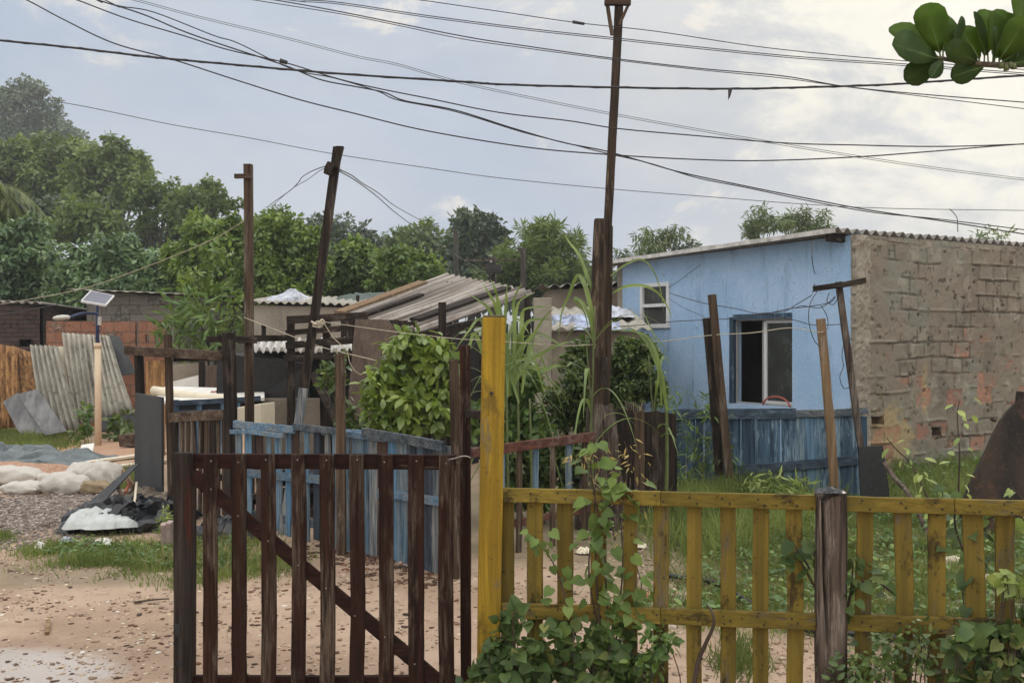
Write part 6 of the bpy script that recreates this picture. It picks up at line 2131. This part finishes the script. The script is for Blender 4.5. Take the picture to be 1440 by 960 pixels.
def grass(name, polypx, n, h, mat, w=.006, edge=.35, mat2=None, lean=.5, patch=.5):
    poly = [tuple(gd(*p).xy) for p in polypx]
    xs, ys = [p[0] for p in poly], [p[1] for p in poly]
    P = np.empty((0, 2))
    while len(P) < n:
        m = n * 3
        c = np.stack([G.uniform(min(xs) - edge, max(xs) + edge, m), G.uniform(min(ys) - edge, max(ys) + edge, m)], 1)
        d = c + G.normal(size=c.shape) * edge * .5
        k = inside(poly, d[:, 0], d[:, 1])
        nz = np.array([mnoise.noise(Vector((a * 2.2, b * 2.2, 4))) for a, b in c])
        k &= G.random(m) < np.clip(.5 + patch * 1.6 * nz, .06, 1)
        P = np.concatenate([P, c[k]])
    P = P[:n]
    z = np.array([gz(a, b) for a, b in P]) - .005
    hh = np.array([mnoise.noise(Vector((a * 1.1, b * 1.1, 9))) for a, b in P])
    P3 = np.concatenate([P, z[:, None]], 1)
    T = G.normal(size=(n, 3)) * lean
    T[:, 2] = 1
    N = G.normal(size=(n, 3))
    N[:, 2] = .9
    S = h * (.45 + .8 * G.random(n)) * (1 + .7 * hh)
    o = leaves(name, P3, T, N, S, 'blade', mat, None, P3.mean(0), wid=w / S * (.7 + .6 * G.random(n)))
    tag(o, kind='stuff')


grass('verge_grass', [(40, 772), (120, 752), (220, 768), (335, 756), (372, 790), (362, 815), (290, 818), (210, 800), (120, 792)], 15000, .06, L_grass, .007, patch=.8)
grass('yard_grass', [(890, 860), (1000, 800), (930, 745), (930, 708), (1120, 698), (1300, 690), (1480, 692), (1500, 870), (1250, 900), (1060, 885)], 52000, .085, L_grass, .007, patch=.45)
grass('dry_yard_grass', [(890, 860), (1000, 800), (930, 720), (1480, 700), (1500, 870), (1250, 880)], 6000, .10, L_straw, .006, patch=.9)
grass('tall_yard_grass', [(915, 770), (930, 700), (1140, 700), (1150, 730), (1010, 780)], 6000, .26, L_grass, .008)
grass('wall_foot_grass', [(1195, 700), (1205, 655), (1330, 640), (1480, 628), (1490, 705)], 7000, .22, L_grass, .009, patch=.4)
grass('far_grass', [(-60, 634), (-60, 600), (95, 610), (100, 628), (40, 634)], 5000, .16, L_grass, .014)
grass('door_grass', [(160, 688), (165, 664), (196, 664), (196, 690)], 1600, .14, L_grass, .009, edge=.15)
grass('left_edge_grass', [(-20, 762), (12, 760), (10, 752), (-20, 748)], 500, .09, L_grass, .007, edge=.1)
grass('dry_blades', [(200, 790), (330, 745), (375, 800), (300, 815)], 700, .14, L_straw, .005)
grass('path_weeds', [(1010, 930), (1045, 900), (1080, 935), (1040, 960)], 700, .09, L_grass, .006, edge=.12)
grass('back_field_grass', [(160, 560), (900, 560), (1000, 540), (-100, 535)], 9000, .4, L_under, .04)


def weeds(name, polypx, n, ls, mat, h, k=6):
    """low broad-leaved weeds between the blades"""
    poly = [tuple(gd(*p).xy) for p in polypx]
    xs, ys = [p[0] for p in poly], [p[1] for p in poly]
    c = np.stack([G.uniform(min(xs), max(xs), n * 4), G.uniform(min(ys), max(ys), n * 4)], 1)
    c = c[inside(poly, c[:, 0], c[:, 1])][:n]
    P = np.repeat(c, k, 0) + G.normal(size=(len(c) * k, 2)) * ls * .5
    z = np.array([gz(a, b) for a, b in P]) + G.random(len(P)) * h
    T = G.normal(size=(len(P), 3))
    T[:, 2] = .35
    N = G.normal(size=(len(P), 3)) * .35
    N[:, 2] = 1
    P3 = np.concatenate([P, z[:, None]], 1)
    tag(leaves(name, P3, T, N, ls * (.5 + .8 * G.random(len(P))), 'oval', mat, None, P3.mean(0)), kind='stuff')


weeds('yard_weeds', [(900, 860), (1000, 790), (930, 720), (1120, 700), (1480, 695), (1500, 880), (1250, 900)], 1500, .05, L_under, .09)
weeds('wall_foot_weeds', [(1205, 690), (1210, 655), (1330, 645), (1480, 635), (1480, 700)], 200, .06, L_under, .2, 8)
weeds('verge_weeds', [(60, 776), (120, 758), (220, 768), (335, 756), (365, 790), (355, 812), (210, 798)], 330, .04, L_under, .05)
weeds('fence_foot_weeds', [(1190, 960), (1200, 880), (1440, 860), (1440, 960)], 200, .045, L_small, .08)


# ------------------------------------------------------------------ loose stones and chips
def stones(name, spots, n, s0, s1, mat, flat_=.6):
    ico = np.array([(0, 0, 1), (.89, 0, .45), (.28, .85, .45), (-.72, .53, .45), (-.72, -.53, .45), (.28, -.85, .45), (.72, .53, -.45), (-.28, .85, -.45), (-.89, 0, -.45), (-.28, -.85, -.45), (.72, -.53, -.45), (0, 0, -1)])
    fc_ = np.array([(0, 1, 2), (0, 2, 3), (0, 3, 4), (0, 4, 5), (0, 5, 1), (1, 6, 2), (2, 7, 3), (3, 8, 4), (4, 9, 5), (5, 10, 1), (2, 6, 7), (3, 7, 8), (4, 8, 9), (5, 9, 10), (1, 10, 6), (11, 7, 6), (11, 8, 7), (11, 9, 8), (11, 10, 9), (11, 6, 10)])
    poly = [tuple(gd(*p).xy) for p in spots]
    xs, ys = [p[0] for p in poly], [p[1] for p in poly]
    P = np.empty((0, 2))
    while len(P) < n:
        c = np.stack([G.uniform(min(xs), max(xs), n * 3), G.uniform(min(ys), max(ys), n * 3)], 1)
        d = c + G.normal(size=c.shape) * .12
        nz = np.array([mnoise.noise(Vector((a * 1.7, b * 1.7, 14))) for a, b in c])
        k = inside(poly, d[:, 0], d[:, 1]) & (G.random(len(c)) < np.clip(.55 + 1.1 * nz, .1, 1))
        P = np.concatenate([P, c[k]])
    P = P[:n]
    s = s0 + (s1 - s0) * G.random(n) ** 3
    z = np.array([gz(a, b) for a, b in P])
    sc = np.stack([s * (.7 + .7 * G.random(n)), s * (.7 + .6 * G.random(n)), s * flat_ * (.5 + .7 * G.random(n))], 1)
    a = G.random(n) * 6.283
    V = ico[None] * (1 + .25 * G.normal(size=(n, 12, 1))) * sc[:, None, :]
    ca, sa = np.cos(a)[:, None], np.sin(a)[:, None]
    V = np.stack([V[..., 0] * ca - V[..., 1] * sa, V[..., 0] * sa + V[..., 1] * ca, V[..., 2]], -1)
    V += np.concatenate([P, (z + sc[:, 2] * .35)[:, None]], 1)[:, None, :]
    b = np.array([P[:, 0].mean(), P[:, 1].mean(), 0])
    I = (fc_[None] + (np.arange(n) * 12)[:, None, None]).reshape(-1)
    me = bpy.data.meshes.new(name)
    V = V.reshape(-1, 3) - b
    me.vertices.add(len(V))
    me.vertices.foreach_set('co', V.ravel().astype(np.float32))
    me.loops.add(len(I))
    me.loops.foreach_set('vertex_index', I.astype(np.int32))
    me.polygons.add(len(I) // 3)
    me.polygons.foreach_set('loop_start', (np.arange(len(I) // 3) * 3).astype(np.int32))
    me.update(calc_edges=True)
    tag(finish(name, me, mat, None, Vector(b)), kind='stuff')


def chipmat(name, cs):
    s = M(name)
    r = s.n('NewGeometry').outputs['Random Per Island']
    c = s.mix(s.rng(r, .0, .45, smooth=False), cs[0], cs[1])
    c = s.mix(s.rng(r, .55, .9, smooth=False), c, cs[2])
    return s.done(c, .9)


m_chips = chipmat('earth_chips', ((.14, .09, .06), (.3, .21, .15), (.46, .37, .28)))
m_gravel = chipmat('gravel', ((.10, .08, .07), (.2, .16, .135), (.36, .31, .27)))
m_pale = chipmat('pale_chips', ((.5, .44, .34), (.62, .57, .5), (.55, .42, .26)))
m_leaflit = chipmat('dead_leaf_bits', ((.035, .025, .02), (.08, .045, .03), (.16, .07, .04)))
stones('gravel', [(-60, 740), (-40, 690), (60, 690), (190, 690), (215, 720), (120, 745), (60, 765), (-20, 770)], 15000, .006, .024, m_gravel)
stones('earth_pebbles', [(-100, 1000), (-60, 770), (300, 770), (620, 800), (900, 800), (900, 1000)], 5500, .003, .016, m_chips, .5)
stones('pale_pebbles', [(-100, 990), (-60, 770), (60, 780), (640, 830), (820, 800), (900, 980)], 750, .004, .018, m_pale, .35)
stones('dead_leaf_bits', [(-100, 990), (-60, 800), (640, 820), (800, 780), (900, 960)], 700, .005, .022, m_leaflit, .25)
stones('fence_foot_rubble', [(420, 775), (470, 745), (560, 775), (640, 820), (600, 830), (500, 800)], 1100, .005, .03, m_leaflit, .4)
stones('yard_rubble', [(740, 770), (860, 740), (960, 790), (1100, 880), (1440, 890), (1440, 960), (900, 960)], 2200, .004, .022, m_chips, .5)

# ------------------------------------------------------------------ air
def haze():
    m = bpy.data.materials.new('haze')
    m.use_nodes = True
    t = m.node_tree
    t.nodes.clear()
    o = t.nodes.new('ShaderNodeOutputMaterial')
    v = t.nodes.new('ShaderNodeVolumePrincipled')
    v.inputs['Color'].default_value = (.86, .9, .95, 1)
    v.inputs['Density'].default_value = HAZE
    v.inputs['Anisotropy'].default_value = .2
    t.links.new(v.outputs[0], o.inputs['Volume'])
    b = MB()
    x0, x1, y0, y1, z0, z1 = -520, 520, -40, 1200, -2, 50
    b.ring([[(x0, y0, z0), (x1, y0, z0), (x1, y1, z0), (x0, y1, z0)], [(x0, y0, z1), (x1, y0, z1), (x1, y1, z1), (x0, y1, z1)]])
    tag(b.build('haze', m, base=(0, 0, 0)), kind='stuff')


HAZE = .0011
if HAZE:
    haze()
